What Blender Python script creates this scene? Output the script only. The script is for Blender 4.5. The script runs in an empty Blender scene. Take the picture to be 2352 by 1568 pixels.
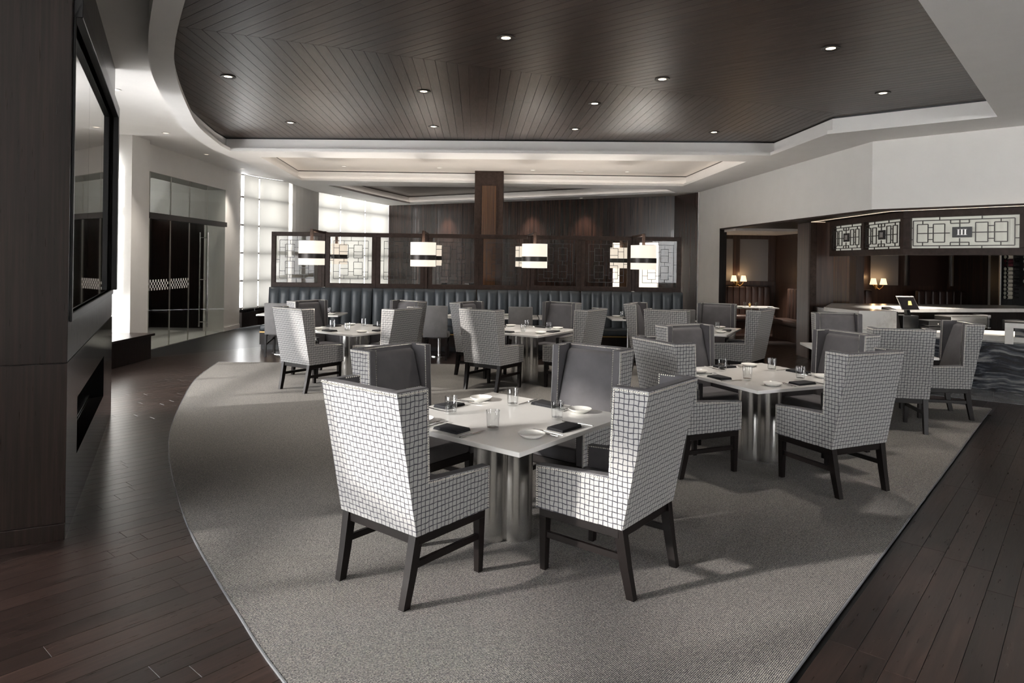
import bpy, bmesh, math, random
from mathutils import Vector, Matrix
from mathutils.geometry import tessellate_polygon

random.seed(7)
SC = bpy.context.scene
COL = SC.collection
PI = math.pi
R = math.radians

# ------------------------------------------------------------------ camera, light, exposure
cam_d = bpy.data.cameras.new('camera')
cam = bpy.data.objects.new('camera', cam_d)
COL.objects.link(cam)
cam_d.sensor_width = 36.0
cam_d.lens = 24.0
cam_d.shift_y = -185.0 / 2352.0
cam_d.clip_start = 0.05
cam_d.clip_end = 200
cam.matrix_world = Matrix.Translation((0, 0, 1.78)) @ Matrix.Rotation(PI / 2, 4, 'X') @ Matrix.Rotation(R(0.8), 4, 'Z')
SC.camera = cam

world = bpy.data.worlds.new('sky')
SC.world = world
world.use_nodes = True
bg = world.node_tree.nodes['Background']
bg.inputs['Color'].default_value = (0.985, 0.985, 0.99, 1)
bg.inputs['Strength'].default_value = 10.5

sun_d = bpy.data.lights.new('sun', 'SUN')
sun_d.energy = 3.4
sun_d.color = (1.0, 0.95, 0.88)
sun_d.angle = R(1.6)
sun = bpy.data.objects.new('sun', sun_d)
COL.objects.link(sun)
sun.rotation_euler = Vector((1.0, 0.40, -0.35)).to_track_quat('-Z', 'Y').to_euler()

vs = SC.view_settings
vs.view_transform = 'Standard'
vs.look = 'None'
vs.exposure = 1.0
vs.gamma = 1.0
vs.use_curve_mapping = False
SC.cycles.max_bounces = 6
SC.cycles.diffuse_bounces = 4
SC.cycles.glossy_bounces = 3
SC.cycles.transparent_max_bounces = 14
SC.cycles.adaptive_threshold = 0.025
SC.cycles.sample_clamp_indirect = 6.0
SC.cycles.caustics_reflective = False
SC.cycles.caustics_refractive = False

# ------------------------------------------------------------------ materials
class NT:
    def __init__(s, name):
        s.m = bpy.data.materials.new(name)
        s.m.use_nodes = True
        s.t = s.m.node_tree
        s.b = s.t.nodes['Principled BSDF']
        s.out = s.t.nodes['Material Output']
    def n(s, typ, **kw):
        nd = s.t.nodes.new('ShaderNode' + typ)
        for k, v in kw.items():
            setattr(nd, k, v)
        return nd
    def set(s, inp, v):
        if isinstance(v, bpy.types.NodeSocket):
            s.t.links.new(v, inp)
        else:
            inp.default_value = v
    def math(s, op, a, b=0.0, c=None):
        nd = s.n('Math', operation=op)
        s.set(nd.inputs[0], a); s.set(nd.inputs[1], b)
        if c is not None: s.set(nd.inputs[2], c)
        return nd.outputs[0]
    def mix(s, f, a, b):
        nd = s.n('Mix', data_type='RGBA')
        s.set(nd.inputs['Factor'], f)
        s.set(nd.inputs[6], a if not isinstance(a, tuple) else (*a, 1))
        s.set(nd.inputs[7], b if not isinstance(b, tuple) else (*b, 1))
        return nd.outputs[2]
    def obj_vec(s, scale=(1, 1, 1), rot=(0, 0, 0), jitter=0.0, coord='Object'):
        tc = s.n('TexCoord')
        v = tc.outputs[coord]
        if jitter:
            oi = s.n('ObjectInfo')
            cx = s.n('CombineXYZ')
            k = s.math('MULTIPLY', oi.outputs['Random'], jitter)
            s.set(cx.inputs[0], k); s.set(cx.inputs[1], s.math('MULTIPLY', k, 1.7)); s.set(cx.inputs[2], s.math('MULTIPLY', k, .63))
            ad = s.n('VectorMath', operation='ADD')
            s.set(ad.inputs[0], v); s.set(ad.inputs[1], cx.outputs[0])
            v = ad.outputs[0]
        mp = s.n('Mapping')
        s.set(mp.inputs['Vector'], v)
        mp.inputs['Scale'].default_value = scale
        mp.inputs['Rotation'].default_value = rot
        return mp.outputs[0]
    def noise(s, vec, scale=5, detail=4, rough=.55):
        nd = s.n('TexNoise')
        s.set(nd.inputs['Vector'], vec)
        nd.inputs['Scale'].default_value = scale
        nd.inputs['Detail'].default_value = detail
        nd.inputs['Roughness'].default_value = rough
        return nd.outputs[0]
    def ramp(s, f, pts):
        nd = s.n('ValToRGB')
        s.set(nd.inputs[0], f)
        e = nd.color_ramp.elements
        while len(e) < len(pts): e.new(0.5)
        for i, (p, c) in enumerate(pts):
            e[i].position = p; e[i].color = (*c, 1)
        return nd.outputs[0]
    def bump(s, h, strength=.2, dist=.01):
        nd = s.n('Bump')
        nd.inputs['Strength'].default_value = strength
        nd.inputs['Distance'].default_value = dist
        s.set(nd.inputs['Height'], h)
        s.t.links.new(nd.outputs[0], s.b.inputs['Normal'])
    def base(s, v):
        s.set(s.b.inputs['Base Color'], (*v, 1) if isinstance(v, tuple) else v)
    def p(s, **kw):
        for k, v in kw.items():
            s.set(s.b.inputs[k.replace('_', ' ')], v)
        return s

M = {}
def plain(name, col, rough=.5, metal=0.0, spec=None, bumps=None, var=0.0, **kw):
    t = NT(name)
    if var:
        f = t.noise(t.obj_vec(coord='Object'), 3, 4)
        t.base(t.ramp(f, [(.3, tuple(c * (1 - var) for c in col)), (.7, tuple(min(1, c * (1 + var)) for c in col))]))
    else:
        t.base(col)
    t.p(Roughness=rough, Metallic=metal)
    if spec is not None: t.b.inputs['Specular IOR Level'].default_value = spec
    if bumps: t.bump(t.noise(t.obj_vec(), bumps[0], 3), bumps[1], .004)
    for k, v in kw.items():
        t.set(t.b.inputs[k.replace('_', ' ')], v)
    M[name] = t.m
    return t

plain('white_paint', (.80, .78, .755), .7, var=.02)
plain('wall_paint', (.74, .72, .69), .75, var=.02, bumps=(120, .03))
plain('beige_paint', (.72, .67, .62), .7, var=.02)
plain('black', (.008, .008, .009), .35)
plain('black_gloss', (.010, .009, .009), .10, spec=.3)
plain('dark_glass', (.012, .011, .012), .035, Coat_Weight=1.0, Coat_Roughness=.02)
plain('bronze', (.045, .040, .038), .38, metal=.7)
plain('steel', (.62, .61, .59), .24, metal=1.0)
plain('chrome', (.75, .75, .75), .08, metal=1.0)
plain('silver', (.72, .70, .66), .3, metal=1.0)
plain('nail_metal', (.74, .71, .63), .32, metal=.55)
plain('china', (.80, .79, .76), .12)
plain('ebony_leg', (.0065, .0042, .0038), .42, var=.3, spec=.22)
plain('brown_leather', (.040, .022, .017), .36)
plain('grey_panel', (.20, .195, .20), .7, bumps=(90, .05))
plain('brass', (.45, .30, .12), .3, metal=1.0)
plain('label_paper', (.55, .50, .42), .6)
plain('wine_red', (.06, .006, .012), .3)
plain('bottle_glass', (.012, .014, .010), .08)
plain('screen_gold', (.55, .36, .10), .3)
plain('carpet_grey', (.30, .29, .28), .95)
plain('plaque_letter', (.85, .83, .80), .25, metal=.6)
plain('pale_timber', (.36, .30, .25), .5)
plain('tile_grey', (.16, .165, .175), .25, var=.15)

def wood(name, c0, c1, c2, scale=(1.2, 22, 22), rough=.3, rot=(0, 0, 0), jitter=9.0, tone=.25, coat=.0):
    t = NT(name)
    v = t.obj_vec(scale, rot, jitter)
    f = t.noise(v, 2.2, 7, .62)
    col = t.ramp(f, [(.28, c0), (.52, c1), (.78, c2)])
    oi = t.n('ObjectInfo')
    k = t.math('MULTIPLY_ADD', oi.outputs['Random'], tone * 2, 1 - tone)
    mv = t.n('VectorMath', operation='SCALE')
    t.set(mv.inputs[0], col); t.set(mv.inputs['Scale'], k)
    t.base(mv.outputs[0])
    f2 = t.noise(v, 6, 3)
    t.p(Roughness=t.math('MULTIPLY_ADD', f2, .14, rough - .07))
    t.bump(f2, .06, .003)
    if coat: t.b.inputs['Coat Weight'].default_value = coat
    M[name] = t.m
wood('floor_wood', (.008, .0050, .0042), (.019, .0112, .0092), (.037, .0215, .0175), (1.0, 16, 16), .30, tone=.35)
wood('ceiling_wood', (.030, .0175, .013), (.049, .030, .0225), (.072, .046, .035), (1.0, 10, 10), .36, tone=.18)
wood('wall_wood', (.012, .0062, .0052), (.034, .0165, .0125), (.080, .036, .023), (7, 7, .22), .24, tone=.18, coat=.1)
wood('panel_wood', (.006, .0040, .0034), (.013, .0084, .0070), (.027, .017, .0135), (20, 20, .6), .30, tone=.1)
M['panel_wood'].node_tree.nodes['Principled BSDF'].inputs['Specular IOR Level'].default_value = .3
wood('frame_wood', (.022, .0140, .0112), (.036, .0235, .0190), (.054, .035, .028), (6, 6, 6), .42, tone=.08)
M['frame_wood'].node_tree.nodes['Principled BSDF'].inputs['Specular IOR Level'].default_value = .12
wood('booth_wood', (.022, .0125, .0098), (.048, .027, .020), (.090, .049, .035), (9, 9, .4), .34, tone=.1)
wood('column_wood', (.022, .009, .005), (.070, .030, .012), (.20, .090, .035), (40, 40, .25), .25, tone=.05)

# woven grey carpet
t = NT('rug_weave')
v = t.obj_vec((1, 1, 1), (0, 0, R(-12)), coord='Object')
sx = t.n('SeparateXYZ'); t.set(sx.inputs[0], v)
wob = t.noise(v, 6, 2)
wx = t.math('SINE', t.math('MULTIPLY', t.math('ADD', sx.outputs[0], t.math('MULTIPLY', wob, .02)), 2 * PI / .013))
wy = t.math('SINE', t.math('MULTIPLY', t.math('ADD', sx.outputs[1], t.math('MULTIPLY', wob, .02)), 2 * PI / .010))
wv = t.math('MULTIPLY', wx, wy)
f1 = t.noise(v, 120, 2, .7)
f2 = t.noise(v, 1.3, 4, .6)
mixf = t.math('MULTIPLY_ADD', wv, .42, f1)
c = t.ramp(mixf, [(.24, (.012, .014, .026)), (.42, (.072, .070, .075)), (.57, (.205, .195, .178)), (.74, (.50, .475, .43))])
c2 = t.mix(t.math('MULTIPLY', f2, .30), c, (.155, .148, .142))
t.base(c2)
t.p(Roughness=.95); t.b.inputs['Specular IOR Level'].default_value = .1
t.bump(t.math('ADD', wv, f1), .6, .004)
M['rug_weave'] = t.m

# windowpane plaid chenille (UV in metres)
t = NT('plaid_fabric')
tc = t.n('TexCoord')
mp = t.n('Mapping'); mp.inputs['Scale'].default_value = (1 / .029, 1 / .029, 1)
t.set(mp.inputs[0], tc.outputs['UV'])
nz = t.n('TexNoise'); nz.inputs['Scale'].default_value = .45; nz.inputs['Detail'].default_value = 1.5
t.set(nz.inputs['Vector'], mp.outputs[0])
sn = t.n('SeparateXYZ'); t.set(sn.inputs[0], nz.outputs['Color'])
su = t.n('SeparateXYZ'); t.set(su.inputs[0], mp.outputs[0])
u = t.math('ADD', su.outputs[0], t.math('MULTIPLY', t.math('SUBTRACT', sn.outputs[0], .5), .55))
w = t.math('ADD', su.outputs[1], t.math('MULTIPLY', t.math('SUBTRACT', sn.outputs[1], .5), .55))
def line(a, b):
    fa = t.math('ABSOLUTE', t.math('SUBTRACT', t.math('FRACT', a), .5))
    row = t.math('FLOOR', a)
    ph = t.math('COSINE', t.math('MULTIPLY', t.math('ADD', b, row), PI))
    wd = t.math('MULTIPLY_ADD', ph, .018, .076)
    d = t.math('DIVIDE', fa, wd)
    nd = t.n('MapRange'); nd.interpolation_type = 'SMOOTHSTEP'
    t.set(nd.inputs[0], d)
    nd.inputs[1].default_value = .7; nd.inputs[2].default_value = 1.35
    nd.inputs[3].default_value = 1; nd.inputs[4].default_value = 0
    return nd.outputs[0]
lin = t.math('MAXIMUM', line(u, w), line(w, t.math('ADD', u, 1.0)))
v3 = t.n('Mapping'); v3.inputs['Scale'].default_value = (60, 240, 1); t.set(v3.inputs[0], tc.outputs['UV'])
ff = t.noise(v3.outputs[0], 1.6, 3, .6)
f4 = t.noise(mp.outputs[0], .25, 3, .6)
cl = t.mix(ff, (.29, .287, .283), (.415, .41, .40))
cl = t.mix(t.math('MULTIPLY', f4, .35), cl, (.33, .32, .31))
t.base(t.mix(lin, cl, (.022, .022, .036)))
t.p(Roughness=.85); t.b.inputs['Sheen Weight'].default_value = .3
t.bump(t.math('SUBTRACT', ff, t.math('MULTIPLY', lin, 1.2)), .25, .003)
M['plaid_fabric'] = t.m

def velvet(name, col, s=.5):
    t = NT(name)
    f = t.noise(t.obj_vec(jitter=5.0), 5, 4, .6)
    t.base(t.ramp(f, [(.3, tuple(c * .82 for c in col)), (.7, tuple(c * 1.16 for c in col))]))
    t.p(Roughness=.75); t.b.inputs['Sheen Weight'].default_value = s; t.b.inputs['Sheen Roughness'].default_value = .4
    t.bump(t.noise(t.obj_vec(), 400, 2), .08, .001)
    M[name] = t.m
velvet('grey_velvet', (.080, .076, .082), .05)
velvet('charcoal_weave', (.17, .165, .165), .2)
velvet('navy_napkin', (.0055, .0060, .0095), .0)

t = NT('blue_leather')
f = t.noise(t.obj_vec(jitter=3.0), 4, 4)
t.base(t.ramp(f, [(.3, (.032, .040, .048)), (.7, (.048, .058, .068))]))
t.p(Roughness=.40)
t.bump(t.noise(t.obj_vec(), 140, 3), .04, .002)
M['blue_leather'] = t.m

t = NT('white_quartz')
f = t.noise(t.obj_vec(), 3, 5, .6)
t.base(t.ramp(f, [(.3, (.74, .73, .71)), (.7, (.80, .79, .77))]))
t.p(Roughness=.10)
M['white_quartz'] = t.m

t = NT('pale_marble')
v = t.obj_vec(); f = t.noise(v, 2.2, 8, .65)
t.base(t.ramp(f, [(.30, (.55, .52, .48)), (.46, (.76, .74, .70)), (.7, (.82, .80, .77))]))
t.p(Roughness=.18)
M['pale_marble'] = t.m

t = NT('black_wave_marble')
v = t.obj_vec((1, 1, 1))
n1 = t.n('TexNoise'); t.set(n1.inputs['Vector'], v); n1.inputs['Scale'].default_value = 1.1; n1.inputs['Detail'].default_value = 3
wv_ = t.n('Mapping'); t.set(wv_.inputs[0], v); wv_.inputs['Rotation'].default_value = (0, R(16), 0); wv_.inputs['Scale'].default_value = (.5, .5, 5.5)
ad = t.n('VectorMath', operation='MULTIPLY_ADD')
t.set(ad.inputs[0], n1.outputs['Color']); ad.inputs[1].default_value = (.5, .5, 2.6); t.set(ad.inputs[2], wv_.outputs[0])
f = t.noise(ad.outputs[0], 2.6, 8, .68)
t.base(t.ramp(f, [(.40, (.004, .005, .009)), (.475, (.018, .021, .030)), (.53, (.085, .092, .105)), (.60, (.24, .24, .24))]))
t.p(Roughness=.22)
M['black_wave_marble'] = t.m

def thin_glass(name, tint, refl=1.0):
    m = bpy.data.materials.new(name); m.use_nodes = True
    nt = m.node_tree; nt.nodes.remove(nt.nodes['Principled BSDF'])
    tr = nt.nodes.new('ShaderNodeBsdfTransparent'); tr.inputs[0].default_value = (*tint, 1)
    gl = nt.nodes.new('ShaderNodeBsdfGlossy'); gl.inputs['Roughness'].default_value = .015
    fr = nt.nodes.new('ShaderNodeFresnel'); fr.inputs[0].default_value = 1.45
    ml = nt.nodes.new('ShaderNodeMath'); ml.operation = 'MULTIPLY'; ml.inputs[1].default_value = refl; ml.use_clamp = True
    ge = nt.nodes.new('ShaderNodeNewGeometry')
    fb = nt.nodes.new('ShaderNodeMath'); fb.operation = 'SUBTRACT'; fb.inputs[0].default_value = 1.0
    nt.links.new(ge.outputs['Backfacing'], fb.inputs[1])
    fm = nt.nodes.new('ShaderNodeMath'); fm.operation = 'MULTIPLY'
    nt.links.new(fr.outputs[0], fm.inputs[0]); nt.links.new(fb.outputs[0], fm.inputs[1])
    nt.links.new(fm.outputs[0], ml.inputs[0])
    mx = nt.nodes.new('ShaderNodeMixShader')
    nt.links.new(ml.outputs[0], mx.inputs[0]); nt.links.new(tr.outputs[0], mx.inputs[1]); nt.links.new(gl.outputs[0], mx.inputs[2])
    nt.links.new(mx.outputs[0], nt.nodes['Material Output'].inputs[0])
    M[name] = m
thin_glass('clear_pane', (.95, .97, .96), .5)
thin_glass('screen_pane', (.90, .90, .89), .5)
thin_glass('tumbler_glass', (.965, .97, .97), 2.4)

def emit(name, col, strength, base=(.8, .8, .8)):
    t = NT(name); t.base(base)
    t.b.inputs['Emission Color'].default_value = (*col, 1)
    t.b.inputs['Emission Strength'].default_value = strength
    M[name] = t.m
emit('lamp_lens', (1.0, .80, .56), 5.0)
emit('shade_glow', (1.0, .87, .73), .46, (.45, .42, .38))
emit('sconce_glow', (1.0, .66, .36), .95, (.6, .5, .4))
emit('led_strip', (1.0, .80, .56), .55)
emit('cove_light', (1.0, .90, .80), 1.2)
emit('lens_dim', (1.0, .86, .68), .7)
emit('tablet_gold', (1.0, .70, .28), .28, (.4, .3, .1))
emit('fret_glass', (.90, .88, .78), .13, (.45, .45, .39))

# roller shade: translucent cloth
m = bpy.data.materials.new('shade_cloth'); m.use_nodes = True
nt = m.node_tree; nt.nodes.remove(nt.nodes['Principled BSDF'])
df = nt.nodes.new('ShaderNodeBsdfDiffuse'); df.inputs[0].default_value = (.78, .77, .73, 1)
tl = nt.nodes.new('ShaderNodeBsdfTranslucent'); tl.inputs[0].default_value = (.100, .097, .089, 1)
mx = nt.nodes.new('ShaderNodeMixShader'); mx.inputs[0].default_value = .62
nt.links.new(df.outputs[0], mx.inputs[1]); nt.links.new(tl.outputs[0], mx.inputs[2])
nt.links.new(mx.outputs[0], nt.nodes['Material Output'].inputs[0])
M['shade_cloth'] = m

# ------------------------------------------------------------------ helpers
def tag(o, label=None, cat=None, group=None, kind=None):
    if label: o['label'] = label
    if cat: o['category'] = cat
    if group: o['group'] = group
    if kind: o['kind'] = kind
    return o

def empty(name, loc=(0, 0, 0), rz=0.0, label=None, cat=None, group=None, kind=None):
    o = bpy.data.objects.new(name, None)
    o.empty_display_size = .1
    COL.objects.link(o)
    o.location = loc; o.rotation_euler = (0, 0, rz)
    return tag(o, label, cat, group, kind)

def add(name, mesh, parent=None, loc=None, rz=None):
    o = bpy.data.objects.new(name, mesh)
    COL.objects.link(o)
    if parent is not None: o.parent = parent
    if loc is not None: o.location = loc
    if rz is not None: o.rotation_euler = (0, 0, rz)
    return o

def copy_tree(o, parent=None):
    c = o.copy(); COL.objects.link(c); c.parent = parent
    for ch in o.children: copy_tree(ch, c)
    return c

class MB:
    """collects shapes into ONE mesh"""
    def __init__(s):
        s.v = []; s.f = []; s.uv = []; s.hasuv = False
    def poly(s, pts, uv=None):
        i = len(s.v); s.v += [tuple(p) for p in pts]; s.f.append(list(range(i, i + len(pts))))
        s.uv.append(uv); s.hasuv |= uv is not None
        return s
    def hexa(s, b, t):
        """b, t: 4 bottom and 4 top points, counter-clockwise from above"""
        i = len(s.v); s.v += [tuple(p) for p in b] + [tuple(p) for p in t]
        for f in ((3, 2, 1, 0), (4, 5, 6, 7), (0, 1, 5, 4), (1, 2, 6, 5), (2, 3, 7, 6), (3, 0, 4, 7)):
            s.f.append([i + k for k in f]); s.uv.append(None)
        return s
    def box(s, x0, x1, y0, y1, z0, z1):
        q = ((x0, y0), (x1, y0), (x1, y1), (x0, y1))
        return s.hexa([(x, y, z0) for x, y in q], [(x, y, z1) for x, y in q])
    def bar(s, a, b, w, h):
        """rectangular bar from a to b, w across (horizontal), h up"""
        a = Vector(a); b = Vector(b); d = (b - a).normalized()
        up = Vector((0, 0, 1)) if abs(d.z) < .9 else Vector((0, 1, 0))
        sd = d.cross(up).normalized(); up = sd.cross(d)
        q = [(-1, -1), (1, -1), (1, 1), (-1, 1)]
        A = [a + sd * (x * w / 2) + up * (y * h / 2) for x, y in q]
        B = [b + sd * (x * w / 2) + up * (y * h / 2) for x, y in q]
        i = len(s.v); s.v += [tuple(p) for p in A + B]
        for f in ((0, 1, 2, 3), (7, 6, 5, 4), (4, 5, 1, 0), (5, 6, 2, 1), (6, 7, 3, 2), (7, 4, 0, 3)):
            s.f.append([i + k for k in f]); s.uv.append(None)
        return s
    def prism(s, pts, z0, z1, caps=True):
        n = len(pts); i = len(s.v)
        s.v += [(x, y, z0) for x, y in pts] + [(x, y, z1) for x, y in pts]
        for k in range(n):
            s.f.append([i + k, i + (k + 1) % n, i + n + (k + 1) % n, i + n + k]); s.uv.append(None)
        if caps:
            s.f.append([i + k for k in reversed(range(n))]); s.uv.append(None)
            s.f.append([i + n + k for k in range(n)]); s.uv.append(None)
        return s
    def prism_x(s, yz, x0, x1):
        n = len(yz); i = len(s.v)
        s.v += [(x0, y, z) for y, z in yz] + [(x1, y, z) for y, z in yz]
        for k in range(n):
            s.f.append([i + k, i + (k + 1) % n, i + n + (k + 1) % n, i + n + k]); s.uv.append(None)
        s.f.append([i + k for k in reversed(range(n))]); s.uv.append(None)
        s.f.append([i + n + k for k in range(n)]); s.uv.append(None)
        return s
    def lathe(s, prof, seg=24, c=(0, 0, 0), close=False):
        i = len(s.v); n = len(prof)
        for k in range(seg):
            a = 2 * PI * k / seg
            s.v += [(c[0] + r * math.cos(a), c[1] + r * math.sin(a), c[2] + z) for r, z in prof]
        for k in range(seg):
            for j in range(n - 1 if not close else n):
                j2 = (j + 1) % n
                a, b = i + k * n, i + ((k + 1) % seg) * n
                s.f.append([a + j, b + j, b + j2, a + j2]); s.uv.append(None)
        return s
    def cyl(s, c, r, z0, z1, seg=24):
        return s.lathe([(0.0001, z0), (r, z0), (r, z1), (0.0001, z1)], seg, (c[0], c[1], 0))
    def tube(s, pts, r, seg=8):
        pts = [Vector(p) for p in pts]; i = len(s.v); n = len(pts)
        for k, p in enumerate(pts):
            d = (pts[min(k + 1, n - 1)] - pts[max(k - 1, 0)]).normalized()
            up = Vector((0, 0, 1)) if abs(d.z) < .9 else Vector((0, 1, 0))
            sd = d.cross(up).normalized(); up = sd.cross(d)
            for q in range(seg):
                a = 2 * PI * q / seg
                s.v.append(tuple(p + sd * (r * math.cos(a)) + up * (r * math.sin(a))))
        for k in range(n - 1):
            for q in range(seg):
                a, b = i + k * seg, i + (k + 1) * seg; q2 = (q + 1) % seg
                s.f.append([a + q, a + q2, b + q2, b + q]); s.uv.append(None)
        s.f.append([i + q for q in reversed(range(seg))]); s.uv.append(None)
        s.f.append([i + (n - 1) * seg + q for q in range(seg)]); s.uv.append(None)
        return s
    def mesh(s, name, mat, bevel=0.0, smooth=False, seg=2):
        me = bpy.data.meshes.new(name)
        me.from_pydata(s.v, [], s.f)
        if s.hasuv:
            ul = me.uv_layers.new(name='UVMap'); k = 0
            for f, uv in zip(s.f, s.uv):
                for j in range(len(f)):
                    ul.data[k].uv = uv[j] if uv else (0, 0); k += 1
        bm = bmesh.new(); bm.from_mesh(me)
        if bevel:
            bmesh.ops.remove_doubles(bm, verts=bm.verts, dist=1e-5)
            bmesh.ops.recalc_face_normals(bm, faces=bm.faces)
            es = [e for e in bm.edges if len(e.link_faces) == 2 and e.calc_face_angle(0) > .35]
            bmesh.ops.bevel(bm, geom=es, offset=bevel, segments=seg, profile=.5, affect='EDGES', clamp_overlap=True)
        elif not s.hasuv:
            bmesh.ops.recalc_face_normals(bm, faces=bm.faces)
        bm.to_mesh(me); bm.free()
        if smooth:
            me.shade_smooth()
            try: me.set_sharp_from_angle(angle=R(35))
            except Exception: pass
        me.materials.append(M[mat])
        return me
    def build(s, name, mat, parent=None, bevel=0.0, smooth=False, seg=2, loc=None, rz=None):
        return add(name, s.mesh(name, mat, bevel, smooth, seg), parent, loc, rz)

def struct(o, label=None):
    o['kind'] = 'structure'
    if label: o['label'] = label
    return o

def holed(outer, holes, z, flip=False):
    """flat polygon with holes as triangles at height z"""
    loops = [[Vector((x, y, 0)) for x, y in L] for L in [outer] + holes]
    flat = [p for L in loops for p in L]
    tris = tessellate_polygon(loops)
    mb = MB()
    mb.v = [(p.x, p.y, z) for p in flat]
    mb.f = [list(t) for t in tris]; mb.uv = [None] * len(mb.f)
    return mb

def smooth_curve(pts, n=6):
    out = []
    P = [Vector(p) for p in pts]
    for i in range(len(P) - 1):
        p0 = P[max(i - 1, 0)]; p1 = P[i]; p2 = P[i + 1]; p3 = P[min(i + 2, len(P) - 1)]
        for k in range(n):
            t_ = k / n
            q = .5 * ((2 * p1) + (p2 - p0) * t_ + (2 * p0 - 5 * p1 + 4 * p2 - p3) * t_ ** 2 + (3 * p1 - p0 - 3 * p2 + p3) * t_ ** 3)
            out.append((q.x, q.y))
    out.append(tuple(P[-1]))
    return out

def offset_line(pts, d):
    out = []
    n = len(pts)
    for i in range(n):
        a = Vector(pts[max(i - 1, 0)]); b = Vector(pts[min(i + 1, n - 1)])
        t_ = (b - a).normalized()
        out.append((pts[i][0] - t_.y * d, pts[i][1] + t_.x * d))
    return out

def clip_half(poly, p, nrm):
    """keep the part of poly with (x-p).n >= 0"""
    out = []
    n = len(poly)
    for i in range(n):
        a = poly[i]; b = poly[(i + 1) % n]
        da = (a[0] - p[0]) * nrm[0] + (a[1] - p[1]) * nrm[1]
        db = (b[0] - p[0]) * nrm[0] + (b[1] - p[1]) * nrm[1]
        if da >= 0: out.append(a)
        if (da >= 0) != (db >= 0):
            k = da / (da - db)
            out.append((a[0] + (b[0] - a[0]) * k, a[1] + (b[1] - a[1]) * k))
    return out

def inside(poly, x, y):
    c = False; n = len(poly)
    for i in range(n):
        (x1, y1), (x2, y2) = poly[i], poly[(i + 1) % n]
        if (y1 > y) != (y2 > y) and x < (x2 - x1) * (y - y1) / (y2 - y1) + x1: c = not c
    return c

# ------------------------------------------------------------------ plan outlines (metres, camera above the origin looking along +Y)
ARC = smooth_curve([(.02, 1.75), (-.931, 2.859), (-1.345, 3.405), (-1.647, 3.821), (-2.018, 4.353), (-2.403, 4.969), (-3.02, 6.06), (-3.52, 7.1), (-4.16, 8.74), (-4.58, 9.97), (-4.93, 11.5)], 5)
ARC_C = ARC + [(-4.97, 11.8), (-5.0, 12.05)]
RUG = ARC + [(2.79, 11.73), (6.045, 8.572), (1.2, 2.907), (.22, 1.75)]
RECESS = ARC_C + [(4.41, 11.72), (4.47, 9.74), (5.99, 8.46), (1.2, 2.907), (.22, 1.75)]
Z_LOW, Z_OUT, Z_TOP = 3.65, 3.88, 3.90

# ------------------------------------------------------------------ floor
floor = MB().prism([(-7.4, -4), (13, -4), (13, 20), (4.8, 20.6), (-4.45, 24.1), (-5.2, 22.5), (-6.2, 20.3), (-6.5, 18.9), (-6.95, 18.0), (-7.2, 17.3), (-7.4, 17.2)], -.10, -.012).build('floor', 'black')
struct(floor, 'dark stained timber plank floor')
ang = R(90 - 40.6)
fd = (math.cos(ang), math.sin(ang)); fn = (-fd[1], fd[0])
PW, PL = .127, 1.55
rows = []
r = -110
planks = []
for row in range(-95, 100):
    off = random.uniform(0, PL)
    for k in range(-5, 15):
        s0 = k * PL + off
        cxx = fd[0] * (s0 + PL / 2) + fn[0] * row * PW
        cyy = fd[1] * (s0 + PL / 2) + fn[1] * row * PW
        if not (-8 < cxx < 9.5 and .8 < cyy < 19): continue
        pts = [(cxx + fd[0] * a, cyy + fd[1] * a) for a in (-PL / 2, -PL / 4, 0, PL / 4, PL / 2)]
        if all(inside(RUG, *p) for p in pts): continue
        if cyy > .8 and abs(cxx) > cyy * .80 + .9: continue
        vis = cyy > 1.9
        planks.append((cyy if vis else 40 + cyy, cxx, cyy))
planks.sort()
pm = MB().box(-PL / 2 + .0008, PL / 2 - .0008, -PW / 2 + .0009, PW / 2 - .0009, -.014, 0).mesh('floor_plank', 'floor_wood', bevel=.0012, seg=1)
rest = MB()
for i, (_, cx_, cy_) in enumerate(planks):
    if i < 300:
        o = add('floor_plank', pm, floor, (cx_, cy_, 0), ang)
    else:
        q = []
        for a, b in ((-1, -1), (1, -1), (1, 1), (-1, 1)):
            x = a * (PL / 2 - .001); y = b * (PW / 2 - .0012)
            q.append((cx_ + fd[0] * x + fn[0] * y, cy_ + fd[1] * x + fn[1] * y))
        rest.prism(q, -.014, 0)
# plank pieces far away: shared colour field, still separate boards
tw = NT('far_floor_wood')
v_ = tw.obj_vec((1, 1, 1), (0, 0, -ang))
mp_ = tw.n('Mapping'); mp_.inputs['Scale'].default_value = (1.0, 16, 16); tw.set(mp_.inputs[0], v_)
f_ = tw.noise(mp_.outputs[0], 2.2, 6, .62)
f3_ = tw.noise(v_, 7, 1)
cc_ = tw.ramp(f_, [(.28, (.008, .0050, .0042)), (.52, (.019, .0112, .0092)), (.78, (.037, .0215, .0175))])
tw.base(cc_); tw.p(Roughness=tw.math('MULTIPLY_ADD', f_, .12, .24))
M['far_floor_wood'] = tw.m
ro = rest.build('plank_field', 'far_floor_wood', floor); ro['kind'] = 'stuff'

# stone paving in front of the bar
tile = empty('stone_paving', (0, 0, 0), 0, 'grey stone floor tiles at the foot of the bar', 'tiles')
tu = Vector((.82, -.57)).normalized(); tn = Vector((-tu.y, tu.x))
o0 = Vector((5.95, 10.55))
for i in range(5):
    for j in range(3):
        a = o0 + tu * (i * .62) - tn * (j * .32)
        q = [a - tn * .318, a + tu * .618 - tn * .318, a + tu * .618, a]
        MB().prism([(p.x, p.y) for p in q], .0, .006).build('tile', 'tile_grey', tile, bevel=.001, seg=1)

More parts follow.
